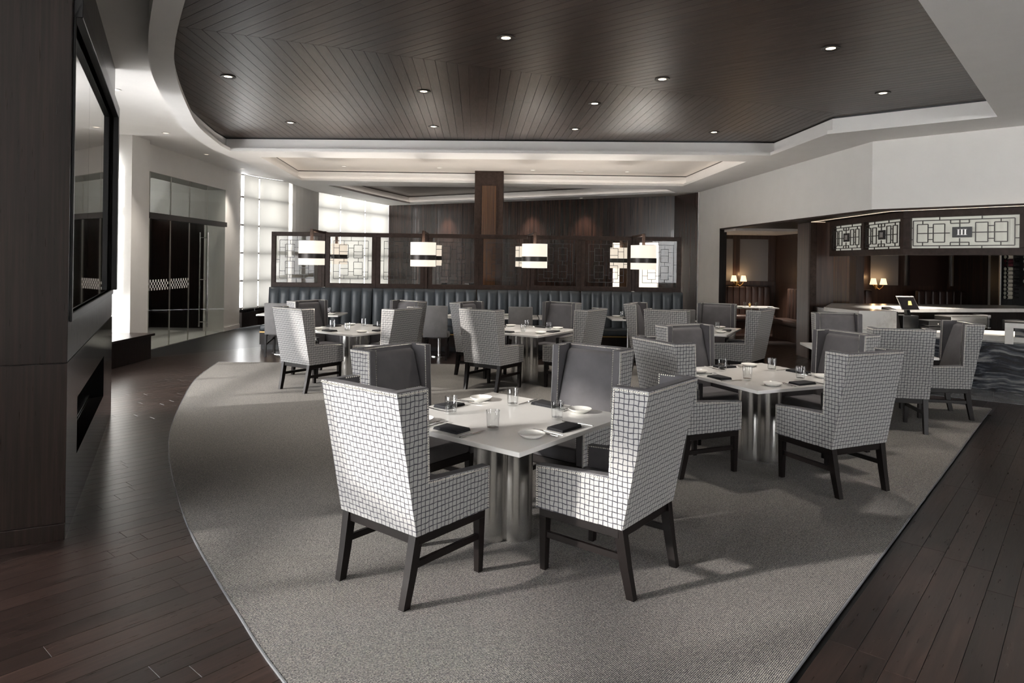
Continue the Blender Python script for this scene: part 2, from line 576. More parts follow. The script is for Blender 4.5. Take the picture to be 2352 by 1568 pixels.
# ------------------------------------------------------------------ rug
rug = empty('area_rug', (0, 0, 0), 0, 'large grey woven rug with one curved edge under the dining tables', 'rug')
mb = MB(); mb.prism(RUG, .001, .010); mb.build('pile', 'rug_weave', rug)
ed = MB()
loop = RUG + [RUG[0]]
for a, b in zip(loop[:-1], loop[1:]):
    ed.bar((a[0], a[1], .006), (b[0], b[1], .006), .007, .012)
ed.build('binding', 'tile_grey', rug)

# ------------------------------------------------------------------ ceiling
BEIGE = [(-4.72, 12.75), (4.25, 12.45), (4.12, 16.55), (-5.1, 16.45)]
FARW = [(-4.75, 17.55), (3.9, 17.35), (4.35, 18.15), (-3.45, 22.9), (-4.15, 20.3)]
OUTR = offset_line(ARC_C, -.0)
OUTL = [(p[0] - .27, p[1] + .06) for p in ARC_C]
low_outer = [(-.05, -3), (-.05, 1.6)] + OUTL + [(-5.35, 14.2), (-5.6, 16.6), (-5.55, 19.2), (-4.9, 21.7), (-4.25, 23.9),
             (4.51, 19.1), (4.95, 17.95), (5.45, 10.3), (6.75, 9.0), (12, 6.9), (12, -3)]
ceil = holed(low_outer, [RECESS, BEIGE, FARW], Z_LOW).build('ceiling', 'white_paint')
struct(ceil, 'white lower ceiling with three recessed trays')
# outer higher ceiling by the windows, with the drop between them
hi = holed([(-7.4, -3), (-.05, -3), (-.05, 1.6)] + OUTL + [(-5.35, 14.2), (-5.6, 16.6), (-5.55, 19.2), (-4.9, 21.7), (-4.25, 23.9), (-4.45, 24.1), (-5.2, 22.5), (-6.2, 20.3), (-6.5, 18.9), (-6.95, 18.0), (-7.2, 17.3), (-7.4, 17.2)], [], Z_OUT)
struct(hi.build('ceiling_perimeter', 'white_paint'), 'white ceiling band above the windows')
dr = MB()
lp = [(-.05, -3), (-.05, 1.6)] + OUTL + [(-5.35, 14.2), (-5.6, 16.6), (-5.55, 19.2), (-4.9, 21.7), (-4.25, 23.9)]
for a, b in zip(lp[:-1], lp[1:]):
    dr.poly([(a[0], a[1], Z_LOW), (b[0], b[1], Z_LOW), (b[0], b[1], Z_OUT), (a[0], a[1], Z_OUT)])
struct(dr.build('trim_1', 'white_paint'), 'white drop edge of the ceiling')
# roof over everything so no sky leaks in
struct(MB().prism([(-7.4, -3), (13, -3), (13, 20), (4.8, 20), (-4.45, 24.1), (-5.2, 22.5), (-6.2, 20.3), (-6.5, 18.9), (-6.95, 18.0), (-7.2, 17.3), (-7.4, 17.2)], 4.05, 4.15).build('ceiling_slab', 'black'), 'ceiling slab')

def tray(name, pts, ztop, mat_face, label, lip=.10, cove=True):
    """fascia of a recessed tray: stepped white lip, dark shadow slot and upright face"""
    root = struct(empty(name), label)
    cx_ = sum(p[0] for p in pts) / len(pts); cy_ = sum(p[1] for p in pts) / len(pts)
    def grow(d):
        n = len(pts); out = []
        area = sum(pts[i][0] * pts[(i + 1) % n][1] - pts[(i + 1) % n][0] * pts[i][1] for i in range(n))
        sg = 1 if area > 0 else -1
        for i in range(n):
            p0, p1, p2 = Vector(pts[i - 1]), Vector(pts[i]), Vector(pts[(i + 1) % n])
            a = (p1 - p0).normalized(); b = (p2 - p1).normalized()
            na = Vector((a.y, -a.x)) * sg; nb = Vector((b.y, -b.x)) * sg
            m_ = (na + nb)
            if m_.length < .2: m_ = na
            m_ = m_.normalized()
            k = d / max(.45, m_.dot(na))
            out.append((p1.x + m_.x * k, p1.y + m_.y * k))
        return out
    P1 = grow(lip)
    def band(A, za, B, zb, mat, nm):
        mb = MB(); n = len(A)
        for i in range(n):
            j = (i + 1) % n
            mb.poly([(A[i][0], A[i][1], za), (A[j][0], A[j][1], za), (B[j][0], B[j][1], zb), (B[i][0], B[i][1], zb)])
        mb.build(nm, mat, root)
    band(pts, Z_LOW, pts, Z_LOW + .055, mat_face, 'lip_face')
    band(pts, Z_LOW + .055, P1, Z_LOW + .055, mat_face, 'lip_ledge')
    band(P1, Z_LOW + .055, P1, ztop - .02, mat_face, 'fascia')
    band(P1, ztop - .02, P1, ztop + .03, 'black', 'shadow_slot')
    if cove:
        Pm = grow(lip * .45); Pn = grow(lip * .75)
        band(Pm, Z_LOW + .060, Pn, Z_LOW + .060, 'cove_light', 'cove_strip')
    return P1
RW = tray('trim_2', RECESS, Z_TOP, 'white_paint', 'white stepped edge around the large timber ceiling tray', cove=False)
BW = tray('trim_3', BEIGE, Z_TOP, 'white_paint', 'white stepped edge around the plain ceiling tray')
FW = tray('trim_4', FARW, Z_TOP, 'white_paint', 'white stepped edge around the far timber ceiling tray')
struct(MB().prism(BW, Z_TOP, Z_TOP + .03).build('ceiling_tray_panel', 'beige_paint'), 'plain beige ceiling panel inside the middle tray')

# timber planks of the ceiling trays: two fields mitred along a ridge
def ceiling_planks(name, outline, ridge0, ridge_dir, d1, d2, pw, label, limit=300, kmax=140):
    root = struct(empty(name), label)
    MB().prism(outline, Z_TOP + .03, Z_TOP + .06).build('backing_board', 'black', root)
    mesh_rest = MB(); cnt = 0
    rn = (-ridge_dir[1], ridge_dir[0])
    for sgn, d in ((1, d1), (-1, d2)):
        nn = (-d[1], d[0])
        for k in range(-kmax, kmax):
            o = (ridge0[0] + nn[0] * k * pw, ridge0[1] + nn[1] * k * pw)
            g = .0022
            q = [(o[0] - d[0] * 20 + nn[0] * g, o[1] - d[1] * 20 + nn[1] * g), (o[0] + d[0] * 20 + nn[0] * g, o[1] + d[1] * 20 + nn[1] * g),
                 (o[0] + d[0] * 20 + nn[0] * (pw - g), o[1] + d[1] * 20 + nn[1] * (pw - g)), (o[0] - d[0] * 20 + nn[0] * (pw - g), o[1] - d[1] * 20 + nn[1] * (pw - g))]
            q = clip_half(q, (ridge0[0] + rn[0] * sgn * .0015, ridge0[1] + rn[1] * sgn * .0015), (rn[0] * sgn, rn[1] * sgn))
            if len(q) < 3: continue
            # clip the (non-convex) outline by the convex plank
            c_ = list(outline)
            ar = sum(q[i][0] * q[(i + 1) % len(q)][1] - q[(i + 1) % len(q)][0] * q[i][1] for i in range(len(q)))
            qq = q if ar > 0 else q[::-1]
            for i in range(len(qq)):
                a, b = qq[i], qq[(i + 1) % len(qq)]
                e = (b[0] - a[0], b[1] - a[1])
                if abs(e[0]) + abs(e[1]) < 1e-9: continue
                c_ = clip_half(c_, a, (-e[1], e[0]))
                if len(c_) < 3: break
            if len(c_) < 3: continue
            # split long boards at staggered butt joints
            ts = [(p[0] - ridge0[0]) * d[0] + (p[1] - ridge0[1]) * d[1] for p in c_]
            t0, t1 = min(ts), max(ts)
            cuts = []
            if t1 - t0 > 3.2:
                cuts = [t0 + (t1 - t0) * random.uniform(.25, .75)]
            pieces = []
            cur = c_
            for ct in cuts:
                pt = (ridge0[0] + d[0] * ct, ridge0[1] + d[1] * ct)
                pieces.append(clip_half(cur, (pt[0] - d[0] * .001, pt[1] - d[1] * .001), (-d[0], -d[1])))
                cur = clip_half(cur, (pt[0] + d[0] * .001, pt[1] + d[1] * .001), d)
            pieces.append(cur)
            for pc in pieces:
                if len(pc) < 3: continue
                a_ = math.atan2(d[1], d[0])
                cx_ = sum(p[0] for p in pc) / len(pc); cy_ = sum(p[1] for p in pc) / len(pc)
                loc = [((p[0] - cx_) * d[0] + (p[1] - cy_) * d[1], -(p[0] - cx_) * d[1] + (p[1] - cy_) * d[0]) for p in pc]
                if cnt < limit:
                    MB().prism(loc, 0, .03).build('ceiling_plank', 'ceiling_wood', root, loc=(cx_, cy_, Z_TOP), rz=a_)
                else:
                    mesh_rest.prism(pc, Z_TOP, Z_TOP + .03)
                cnt += 1
    if mesh_rest.v:
        mesh_rest.build('plank_field', 'ceiling_wood', root)['kind'] = 'stuff'
def hd(deg): return (math.sin(R(deg)), math.cos(R(deg)))
ceiling_planks('ceiling_timber_lining', RW, (-2.93, 6.38), hd(67), hd(-3), hd(-50), .118, 'dark timber plank ceiling lining laid in two mitred directions')
ceiling_planks('ceiling_far_lining', FW, (-3.5, 19.5), hd(75), hd(-55), hd(10), .14, 'dark timber plank lining of the far ceiling tray', limit=60)

# ------------------------------------------------------------------ walls
# left curved wall with a glazed room front
LW = -6.85
wl = MB()
wl.box(-7.35, LW + .22, 11.87, 12.45, 0, 3.92)              # pier nearest the camera
wl.box(-7.35, LW, 16.28, 17.2, 0, 3.92)                     # pier beyond the door
wl.box(-7.35, LW + .02, 12.45, 16.28, 3.37, 3.92)           # head over the glazing
struct(wl.build('wall_left', 'wall_paint'), 'white wall with a wide glazed opening')
struct(MB().box(LW + .22, LW + .235, 11.86, 12.46, 0, .10).box(LW, LW + .015, 16.28, 17.2, 0, .10).build('baseboard_left', 'white_paint'), 'white skirting of the glazed wall')
# windows left of the camera that let the sun in
ww = MB()
ww.box(-7.3, -6.95, -4, 11.87, 3.55, 3.92)
ww.box(-7.3, -6.95, -4, 11.87, 0, .38)
struct(ww.build('wall_window_side', 'wall_paint'), 'low wall below the tall windows')
yy = -3.2
nwin = 0
while yy < 11.8:
    wf = struct(empty('window_%d' % (nwin + 1), (-7.1, yy, 0)), 'tall daylight window in dark frame')
    y1 = min(yy + 1.5, 11.87)
    f = MB()
    f.box(-.06, .06, 0, .07, .38, 3.55)
    for zz in (.38, 1.12, 1.86, 2.60, 3.47):
        f.box(-.04, .04, .0, y1 - yy, zz, zz + .12)
    f.build('window_frame', 'bronze', wf)
    if yy > 6.5:  # shades added on the hidden windows to dim the light near the pier
        zl = .95 if yy > 9.5 else 1.65
        rs = empty('roller_shade', (-6.93, yy, 0), 0, 'added half lowered cream roller shade cutting light beyond the fireplace wall, %s of three' % ['first', 'second', 'third'][max(0, min(2, int((yy - 7.2) / 1.5)))], 'roller shade', 'added light-cutting half lowered roller shades beside the fireplace wall')
        MB().poly([(0, .03, zl), (0, y1 - yy - .0, zl), (0, y1 - yy - .0, 3.6), (0, .03, 3.6)]).build('cloth', 'shade_cloth', rs)
        MB().box(-.012, .012, .03, y1 - yy, zl - .02, zl + .005).build('hem_bar', 'silver', rs)
    nwin += 1
    yy += 1.5
# bench ledge by the window, left of the glazed room
bn = empty('window_bench', (-6.6, 10.6, 0), 0, 'dark timber bench ledge under the window beside the white pier', 'bench')
MB().box(-.35, .42, -2.6, 1.26, .40, .44).build('ledge', 'panel_wood', bn, bevel=.004)
MB().box(-.35, .36, -2.6, 1.24, 0, .40).build('apron', 'panel_wood', bn)

# far windows with roller shades
PTS = {'a': (-6.80, 17.24), 'b': (-6.66, 17.93), 'c': (-6.185, 18.887), 'd': (-5.847, 20.231), 'e': (-5.383, 21.35), 'f': (-4.87, 22.55), 'g': (-4.33, 23.83)}
def window_bay(idx, p, q, label, nshade_label):
    a = Vector((*p, 0)); b = Vector((*q, 0)); d = (b - a); L = d.length; rz = math.atan2(d.y, d.x)
    w_ = struct(empty('window_%d' % idx, (p[0], p[1], 0), rz), label)
    f = MB()
    f.box(0, .05, .26, .34, .45, 3.9); f.box(L - .05, L, .26, .34, .45, 3.9)
    for zz in (.45, 1.15, 1.86, 2.57, 3.28, 3.85):
        f.box(0, L, .045, .12, zz, zz + .055)
    f.build('window_frame', 'bronze', w_)
    MB().box(0, L, .10, .35, .38, .45).build('window_sill', 'panel_wood', w_)
    sh = empty('roller_shade', (p[0], p[1], 0), rz, nshade_label, 'roller shade', 'roller shades at the far windows')
    MB().poly([(.015, 0, .47), (L - .015, 0, .47), (L - .015, 0, 3.86), (.015, 0, 3.86)]).build('cloth', 'shade_cloth', sh)
    MB().box(.015, L - .015, -.012, .016, .45, .475).build('hem_bar', 'silver', sh)
    # wall below the sill
    return w_
bays = [('a', 'b', 'cream roller shade next to the glazed room pier'), ('b', 'c', 'cream roller shade beside the white column'),
        ('d', 'e', 'cream roller shade just beyond the white column'), ('e', 'f', 'cream roller shade in the middle of the far window bay'),
        ('f', 'g', 'cream roller shade touching the dark far wall')]
for i, (p, q, lb) in enumerate(bays):
    window_bay(nwin + 1 + i, PTS[p], PTS[q], 'tall far window behind a roller shade', lb)
wb = MB()
for p, q in (('a', 'b'), ('b', 'c'), ('d', 'e'), ('e', 'f'), ('f', 'g')):
    a, b = Vector(PTS[p]), Vector(PTS[q]); n_ = Vector((-(b - a).y, (b - a).x)).normalized()
    wb.prism([tuple(a), tuple(b), tuple(b + n_ * .3), tuple(a + n_ * .3)], 0, .38)
struct(wb.build('wall_sill', 'panel_wood'), 'dark timber wall below the far windows')
c_, d_ = PTS['c'], PTS['d']
cm_ = Vector(((c_[0] + d_[0]) / 2, (c_[1] + d_[1]) / 2)); cn_ = Vector((d_[1] - c_[1], -(d_[0] - c_[0]))).normalized(); ct_ = Vector((-cn_.y, cn_.x))
col_pts = [tuple(cm_ + ct_ * (-.66 * math.cos(PI * k / 14)) + cn_ * (.34 * math.sin(PI * k / 14))) for k in range(15)]
struct(MB().prism(col_pts + [(d_[0] - .5, d_[1] + .1), (c_[0] - .5, c_[1])], 0, 3.92).build('wall_column', 'wall_paint'), 'white column between the far windows')

# far timber wall, panelled, with a lit doorway
A, B = Vector((-4.33, 23.83)), Vector((4.51, 19.02))
fw_ang = math.atan2(B.y - A.y, B.x - A.x); FL = (B - A).length
wb_root = struct(empty('wall_back', (A.x, A.y, 0), fw_ang), 'dark veneered far wall made of tall panels')
xs = [0]
while xs[-1] < FL - 1.0: xs.append(xs[-1] + 1.02)
xs[-1] = FL
DX0, DX1, DZ = 8.25, 9.62, 2.35
for x0, x1 in zip(xs[:-1], xs[1:]):
    segs = [(x0, x1, 0, 3.66)]
    if x1 > DX0 and x0 < DX1:
        segs = [(x0, x1, DZ, 3.66)]
        if x0 < DX0: segs.append((x0, DX0, 0, DZ))
        if x1 > DX1: segs.append((DX1, x1, 0, DZ))
    for s_ in segs:
        MB().box(s_[0] + .003, s_[1] - .003, 0, .05, s_[2], s_[3]).build('panel', 'wall_wood', wb_root, bevel=.003, seg=1)
bk_ = MB(); bk_.box(-.3, DX0, .052, .08, 0, 3.66); bk_.box(DX1, FL + .25, .052, .08, 0, 3.66); bk_.box(DX0, DX1, .052, .08, DZ, 3.66)
bk_.build('backing', 'black', wb_root)
al = MB()
al.box(DX0 - .6, DX1 + .5, 1.9, 1.95, 0, 2.6); al.box(DX0 - .65, DX0 - .6, .09, 1.9, 0, 2.6); al.box(DX1 + .5, DX1 + .55, .09, 1.9, 0, 2.6)
al.box(DX0 - .6, DX1 + .5, .09, 1.95, 2.6, 2.65)
al.build('doorway_lining', 'wall_paint', wb_root)
MB().box(DX0 + .05, DX0 + .28, .5, .6, 0, 2.4).build('door_edge', 'column_wood', wb_root)
ld = bpy.data.lights.new('corridor_lamp', 'POINT'); ld.energy = 55; ld.color = (1, .88, .74); ld.shadow_soft_size = .15
lo = bpy.data.objects.new('corridor_lamp', ld); COL.objects.link(lo)
pp = A + (B - A).normalized() * (DX0 + .8) + Vector((-math.sin(fw_ang), math.cos(fw_ang))) * 1.1
lo.location = (pp.x, pp.y, 2.4)
# short return of the timber wall
st = MB(); st.prism([(4.51, 19.02), (4.87, 17.95), (4.93, 17.98), (4.6, 19.1)], 0, 3.66)
struct(st.build('wall_back_return', 'wall_wood'), 'dark veneered return of the far wall')

# right white wall: upper part over bar and booths, pier to the floor
Rw = [(4.89, 17.93), (4.985, 16.44), (5.40, 10.27), (6.72, 8.95), (12.0, 7.0)]
rw = MB()
def wallseg(mb, p, q, z0, z1, th=.16):
    a, b = Vector(p), Vector(q); n_ = Vector(((b - a).y, -(b - a).x)).normalized() * -1
    mb.prism([tuple(a), tuple(b), tuple(b + n_ * th), tuple(a + n_ * th)], z0, z1)
wallseg(rw, Rw[0], Rw[1], 0, 3.66)
for p, q in zip(Rw[1:-1], Rw[2:]): wallseg(rw, p, q, 2.63, 3.66)
struct(rw.build('wall_right', 'wall_paint'), 'white upper wall above the bar and the booths')
a_, b_ = Vector(Rw[1]), Vector((5.15, 16.46))
struct(MB().prism([(4.99, 16.425), (5.16, 16.435), (5.16, 16.60), (5.0, 16.59)], 0, 2.63).build('trim_5', 'panel_wood'), 'dark timber jamb of the booth opening')
SOF = [(5.0, 16.4), (5.42, 10.27), (6.73, 8.96), (12, 7.02), (12, 19), (4.99, 18.4)]
struct(MB().prism(SOF, 2.60, 2.64).build('ceiling_soffit', 'frame_wood'), 'dark timber soffit over the bar')
struct(MB().box(5.1, 7.6, 15.6, 18.6, 2.545, 2.60).build('ceiling_booth', 'beige_paint'), 'pale ceiling of the booth')
struct(MB().box(12.0, 12.2, -4, 19, 0, 3.9).build('wall_side', 'wall_paint'), 'white side wall')
struct(MB().box(-7.4, 6.3, -3.2, -3.05, 0, 4.1).box(8.9, 12.2, -3.2, -3.05, 0, 4.1).box(6.3, 8.9, -3.2, -3.05, 0, .9).box(6.3, 8.9, -3.2, -3.05, 3.1, 4.1).build('wall_behind', 'wall_paint'), 'white wall behind the viewer')  # unseen wall, its opening cut and sized to let in fill light

# ------------------------------------------------------------------ glazed room on the left
gl = empty('glass_partition', (LW, 12.45, 0), R(90), 'frameless glass partition with a dark header rail and tall pull handles', 'glass wall')
xs = [0.0, .42, 1.22, 2.02, 2.86, 3.80]
for i in range(5):
    MB().box(xs[i] + .004, xs[i + 1] - .004, -.006, .006, 2.60, 3.36).build('transom_pane', 'clear_pane', gl)
    MB().box(xs[i] + .004, xs[i + 1] - .004, -.006, .006, .012, 2.49).build('glass_pane' if i != 3 else 'glass_door', 'clear_pane', gl)
MB().box(0, 3.82, -.05, .05, 2.49, 2.60).build('header_rail', 'bronze', gl)
for x in xs[1:-1]:
    MB().box(x - .006, x + .006, -.012, .012, .01, 2.49).box(x - .004, x + .004, -.010, .010, 2.6, 3.36).build('edge_strip', 'silver', gl)
# pull handles either side of the door
for y in (-.09, .09):
    h = MB(); h.tube([(2.72, y, .22), (2.72, y, 2.32)], .016, 12)
    for z in (.33, 1.27, 2.2): h.tube([(2.72, 0, z), (2.72, y, z)], .009, 8)
    h.build('pull_handle', 'steel', gl)
# frosted checker band: squares on the glass
sq = MB()
for i in range(5):
    for x in range(int((xs[i] + .02) / .05), int((xs[i + 1] - .02) / .05)):
        for k in range(4):
            if i >= 3: continue
            if (x + k) % 2 == 0:
                sq.box(x * .05 + .004, x * .05 + .046, -.0085, -.0065, 1.12 + k * .052, 1.12 + k * .052 + .05)
sq.build('frosted_squares', 'white_paint', gl)['kind'] = 'stuff'
room = MB()
room.box(-11, LW - .5, 12.0, 12.1, 0, 2.7); room.box(-11, LW - .5, 17.0, 17.1, 0, 2.7); room.box(-10.7, -10.6, 12.0, 17.1, 0, 2.7)
struct(room.build('wall_room', 'panel_wood'), 'dark inner wall of the glazed room')
struct(MB().box(-11, LW - .5, 12.0, 12.1, 2.7, 3.9).box(-11, LW - .5, 17.0, 17.1, 2.7, 3.9).build('wall_room_upper', 'white_paint'), 'white upper wall of the glazed room')
struct(MB().box(-10.68, -7.36, 12.1, 17.0, 3.72, 3.8).build('ceiling_room', 'white_paint'), 'white ceiling of the glazed room')
struct(MB().box(-10.4, LW - .02, 12.1, 17.0, -.01, .004).build('floor_room', 'carpet_grey'), 'grey carpet in the glazed room')
pr = struct(empty('wall_room_timber', (-9.0, 12.1, 0)), 'dark timber wall inside the glazed room')
for k in range(6):
    MB().box(-.03, .03, k * .815 + .004, (k + 1) * .815 - .004, 0, 2.72).build('panel', 'panel_wood', pr, bevel=.003, seg=1)
rsr = empty('roller_shade', (-10.58, 12.12, 2.7), R(90), 'pale roller shade high up inside the glazed room', 'roller shade')
MB().poly([(0, 0, 0), (4.86, 0, 0), (4.86, 0, 1.01), (0, 0, 1.01)]).build('cloth', 'shade_cloth', rsr)
MB().box(0, 4.86, -.012, .012, .0, .02).build('hem_bar', 'silver', rsr)

# ------------------------------------------------------------------ fireplace wall at the left
P0 = Vector((-2.784, 4.29)); U = Vector((-.449, .893)).normalized(); Nn = Vector((-U.y, U.x))   # Nn points away from the room
fw = empty('fireplace_wall', (P0.x, P0.y, 0), math.atan2(U.y, U.x), 'dark glossy fireplace wall block with a slot fire and a tall black mirror', 'fireplace')
FLN = 3.80
b = MB()
b.box(0, FLN, .30, 1.0, 0, 3.9)
b.build('core', 'panel_wood', fw)
# end panels facing the viewer: lower and upper veneer
MB().box(-.012, .0, -.0, 2.2, .10, 1.097).build('end_panel', 'panel_wood', fw, bevel=.002, seg=1)
MB().box(-.012, .0, -.0, 2.2, 1.103, 3.9).build('end_panel', 'panel_wood', fw, bevel=.002, seg=1)
MB().box(-.03, .0, .0, 2.2, 0, .10).build('skirting', 'panel_wood', fw, bevel=.002, seg=1)
MB().box(0, 1.4, 1.0, 2.2, 0, 3.9).build('end_core', 'panel_wood', fw)
# face: glossy lower panels around the slot
g = MB()
g.box(0, FLN, .0, .30, .0, .39); g.box(0, FLN, .0, .30, .785, 1.10)
g.box(0, .55, .0, .30, .39, .785); g.box(2.75, FLN, .0, .30, .39, .785)
g.build('lower_surround', 'black_gloss', fw)
MB().box(.56, 2.74, .12, .29, .40, .41).box(.56, 2.74, .27, .29, .40, .78).build('fire_slot', 'black', fw)
up = MB()
up.box(0, FLN, .004, .30, 1.104, 1.37); up.box(0, FLN, .004, .30, 3.40, 3.9); up.box(0, .10, .004, .30, 1.37, 3.4); up.box(3.70, FLN, .004, .30, 1.37, 3.40)
up.build('upper_surround', 'panel_wood', fw)
fr = MB()
fr.box(.08, 3.72, -.05, .003, 3.30, 3.42); fr.box(.08, 3.72, -.012, .003, 1.35, 1.40); fr.box(3.58, 3.72, -.05, .003, 1.40, 3.30); fr.box(.08, .12, -.012, .003, 1.40, 3.30)
fr.build('mirror_frame', 'black', fw, bevel=.004, seg=1)
for x0, x1 in ((.125, 1.30), (1.306, 2.44), (2.446, 3.575)):
    MB().box(x0, x1, .02, .05, 1.405, 3.295).build('mirror_panel', 'dark_glass', fw)

# ------------------------------------------------------------------ timber column behind the screens
cl = empty('timber_column', (-.565, 16.49, 0), 0, 'tall dark timber column with striped veneer inset panel', 'column')
MB().box(-.34, .34, -.34, .34, 0, 3.93).build('shaft', 'frame_wood', cl, bevel=.005)
MB().box(-.17, .17, -.352, -.338, 0, 3.55).build('inset_panel', 'column_wood', cl)
for s_ in (-1, 1): MB().box(s_ * .19 - .012, s_ * .19 + .012, -.358, -.338, 0, 3.58).build('bead', 'frame_wood', cl)

# ------------------------------------------------------------------ banquette with lattice screens
BX = [-4.857, -2.78, -.70, 1.376, 3.43]
BY = 13.32
ch = MB()
prof = []
W_ = 2.07 / 10
n = 9
for zz in (0, 1, 2, 3, 4, 5, 6):
    pass
def channel_mesh(w):
    mb = MB(); nx, nz = 8, 10
    g = []
    for k in range(nz + 1):
        z = .46 + (1.19 - .46) * k / nz
        top = math.sqrt(max(0, 1 - max(0, (k / nz - .82) / .18) ** 2))
        row = []
        for i in range(nx + 1):
            x = -w / 2 + w * i / nx
            bul = math.sqrt(max(0, 1 - (2 * i / nx - 1) ** 2 * .97))
            y = -.02 - .055 * bul * (.35 + .65 * top) - .05 * (1 - k / nz)
            row.append((x, y, z))
        g.append(row)
    for k in range(nz):
        for i in range(nx):
            mb.poly([g[k][i], g[k][i + 1], g[k + 1][i + 1], g[k + 1][i]])
    for i in range(nx):
        mb.poly([g[nz][i], g[nz][i + 1], (g[nz][i + 1][0], .12, 1.195), (g[nz][i][0], .12, 1.195)])
    me = mb.mesh('back_channel', 'blue_leather')
    bm = bmesh.new(); bm.from_mesh(me); bmesh.ops.remove_doubles(bm, verts=bm.verts, dist=1e-5)
    bmesh.ops.recalc_face_normals(bm, faces=bm.faces); bm.to_mesh(me); bm.free()
    me.shade_smooth()
    return me
chm = channel_mesh(2.06 / 10)
place = ['leftmost, nearest the bright windows', 'second from the left', 'third from the left', 'rightmost']
for i in range(4):
    x0, x1 = BX[i], BX[i + 1]; L = x1 - x0
    bq = empty('banquette', ((x0 + x1) / 2, BY + .35, 0), 0, 'blue grey channel-tufted leather banquette section, ' + place[i], 'banquette', 'channel-tufted banquette sections')
    for k in range(10):
        add('back_channel', chm, bq, (-L / 2 + .01 + (k + .5) * (L - .02) / 10, .0, 0))
    MB().box(-L / 2 + .008, L / 2 - .008, .0, .12, 0, 1.17).build('back_frame', 'blue_leather', bq, bevel=.02)
    MB().box(-L / 2 + .006, L / 2 - .006, -.52, .0, .36, .48).build('seat_cushion', 'blue_leather', bq, bevel=.03, smooth=True, seg=3)
    MB().box(-L / 2, L / 2, -.48, .0, .10, .355).build('base', 'panel_wood', bq)
    MB().box(-L / 2, L / 2, -.49, -.48, .33, .352).build('brass_strip', 'brass', bq)
    MB().box(-L / 2, L / 2, -.40, .0, 0, .10).build('plinth', 'black', bq)

SX = [-4.857, -3.80, -2.745, -1.73, -.67, .336, 1.39, 2.45, 3.417]
lat = [(.09, .086, .91, .086), (.91, .086, .91, .905), (.91, .905, .09, .905), (.09, .905, .09, .086),
       (.505, 0, .505, .086), (.49, .905, .49, 1), (0, .51, .09, .51), (.91, .51, 1, .51)]
for (u0, u1) in ((.225, .44), (.57, .775)):
    for (v0, v1, vm) in ((.175, .457, .32), (.543, .83, .686)):
        lat += [(u0, v0, u1, v0), (u1, v0, u1, v1), (u1, v1, u0, v1), (u0, v1, u0, v0), (u0, vm, u1, vm)]
lat += [(.337, .086, .337, .175), (.674, .086, .674, .175), (.337, .457, .337, .543), (.674, .457, .674, .543), (.337, .83, .337, .905), (.674, .83, .674, .905),
        (.09, .242, .225, .242), (.44, .242, .57, .242), (.775, .242, .91, .242), (.09, .752, .225, .752), (.44, .752, .57, .752), (.775, .752, .91, .752)]
ords = ['first', 'second', 'third', 'fourth', 'fifth', 'sixth', 'seventh', 'eighth']
for i in range(8):
    x0, x1 = SX[i], SX[i + 1]
    if i % 2 == 0: x1 -= .034
    else: x0 += .034
    L = x1 - x0
    sc_ = empty('lattice_screen', ((x0 + x1) / 2, 13.8, 1.19), 0, '%s leaded glass lattice screen from the left above the banquette' % ords[i], 'screen', 'lattice screens above the banquette')
    h = 2.305 - 1.19; fwid = .085
    MB().box(-L / 2, L / 2, -.03, .03, h - fwid, h).build('rail', 'frame_wood', sc_, bevel=.004, seg=1)
    MB().box(-L / 2, L / 2, -.03, .03, 0, fwid + .01).build('rail', 'frame_wood', sc_, bevel=.004, seg=1)
    for s_ in (-1, 1):
        MB().box(*( (-L / 2, -L / 2 + fwid) if s_ < 0 else (L / 2 - fwid, L / 2)), -.03, .03, fwid, h - fwid).build('stile', 'frame_wood', sc_, bevel=.004, seg=1)
    gx0, gx1, gz0, gz1 = -L / 2 + fwid, L / 2 - fwid, fwid + .01, h - fwid
    MB().box(gx0, gx1, -.004, .004, gz0, gz1).build('pane', 'screen_pane', sc_)
    lt = MB()
    for (a, b, c, d) in lat:
        lt.bar((gx0 + a * (gx1 - gx0), -.008, gz1 - b * (gz1 - gz0)), (gx0 + c * (gx1 - gx0), -.008, gz1 - d * (gz1 - gz0)), .008, .009)
    lt.build('lead_lines', 'black', sc_)

def pendant(x, y, xp, label, side):
    p = empty('drum_lamp', (x, y, 0), 0, label, 'lamp', 'drum shade lamps on the screen posts')
    dy = 13.8 - y
    if side < 0: MB().box(xp - x - .03, xp - x + .03, dy - .05, dy + .05, 1.20, 2.325).build('post', 'frame_wood', p, bevel=.003, seg=1)
    a = MB()
    a.bar((xp - x, dy + (.055 if side > 0 else 0), 2.295), (0, 0, 2.295), .05, .045); a.bar((0, 0, 2.318), (0, 0, 2.10), .05, .05)
    a.build('arm', 'frame_wood', p, bevel=.003, seg=1)
    s_ = MB(); s_.lathe([(.222, 1.655), (.235, 1.655), (.235, 2.10), (.222, 2.10)], 40, close=True)
    sh = s_.build('shade', 'shade_glow', p, smooth=True)
    MB().cyl((0, 0), .222, 1.665, 1.672, 40).build('diffuser', 'shade_glow', sh)
    l = bpy.data.lights.new('bulb', 'POINT'); l.energy = 34; l.color = (1, .93, .85); l.shadow_soft_size = .05
    lo = bpy.data.objects.new('bulb', l); COL.objects.link(lo); lo.parent = p; lo.location = (0, .06, 1.93)
    MB().lathe([(.2365, 1.775), (.240, 1.775), (.240, 1.865), (.2365, 1.865)], 40, close=True).build('metal_band', 'bronze', p, smooth=True)
where = ['leftmost', 'second from the left', 'third from the left', 'rightmost']
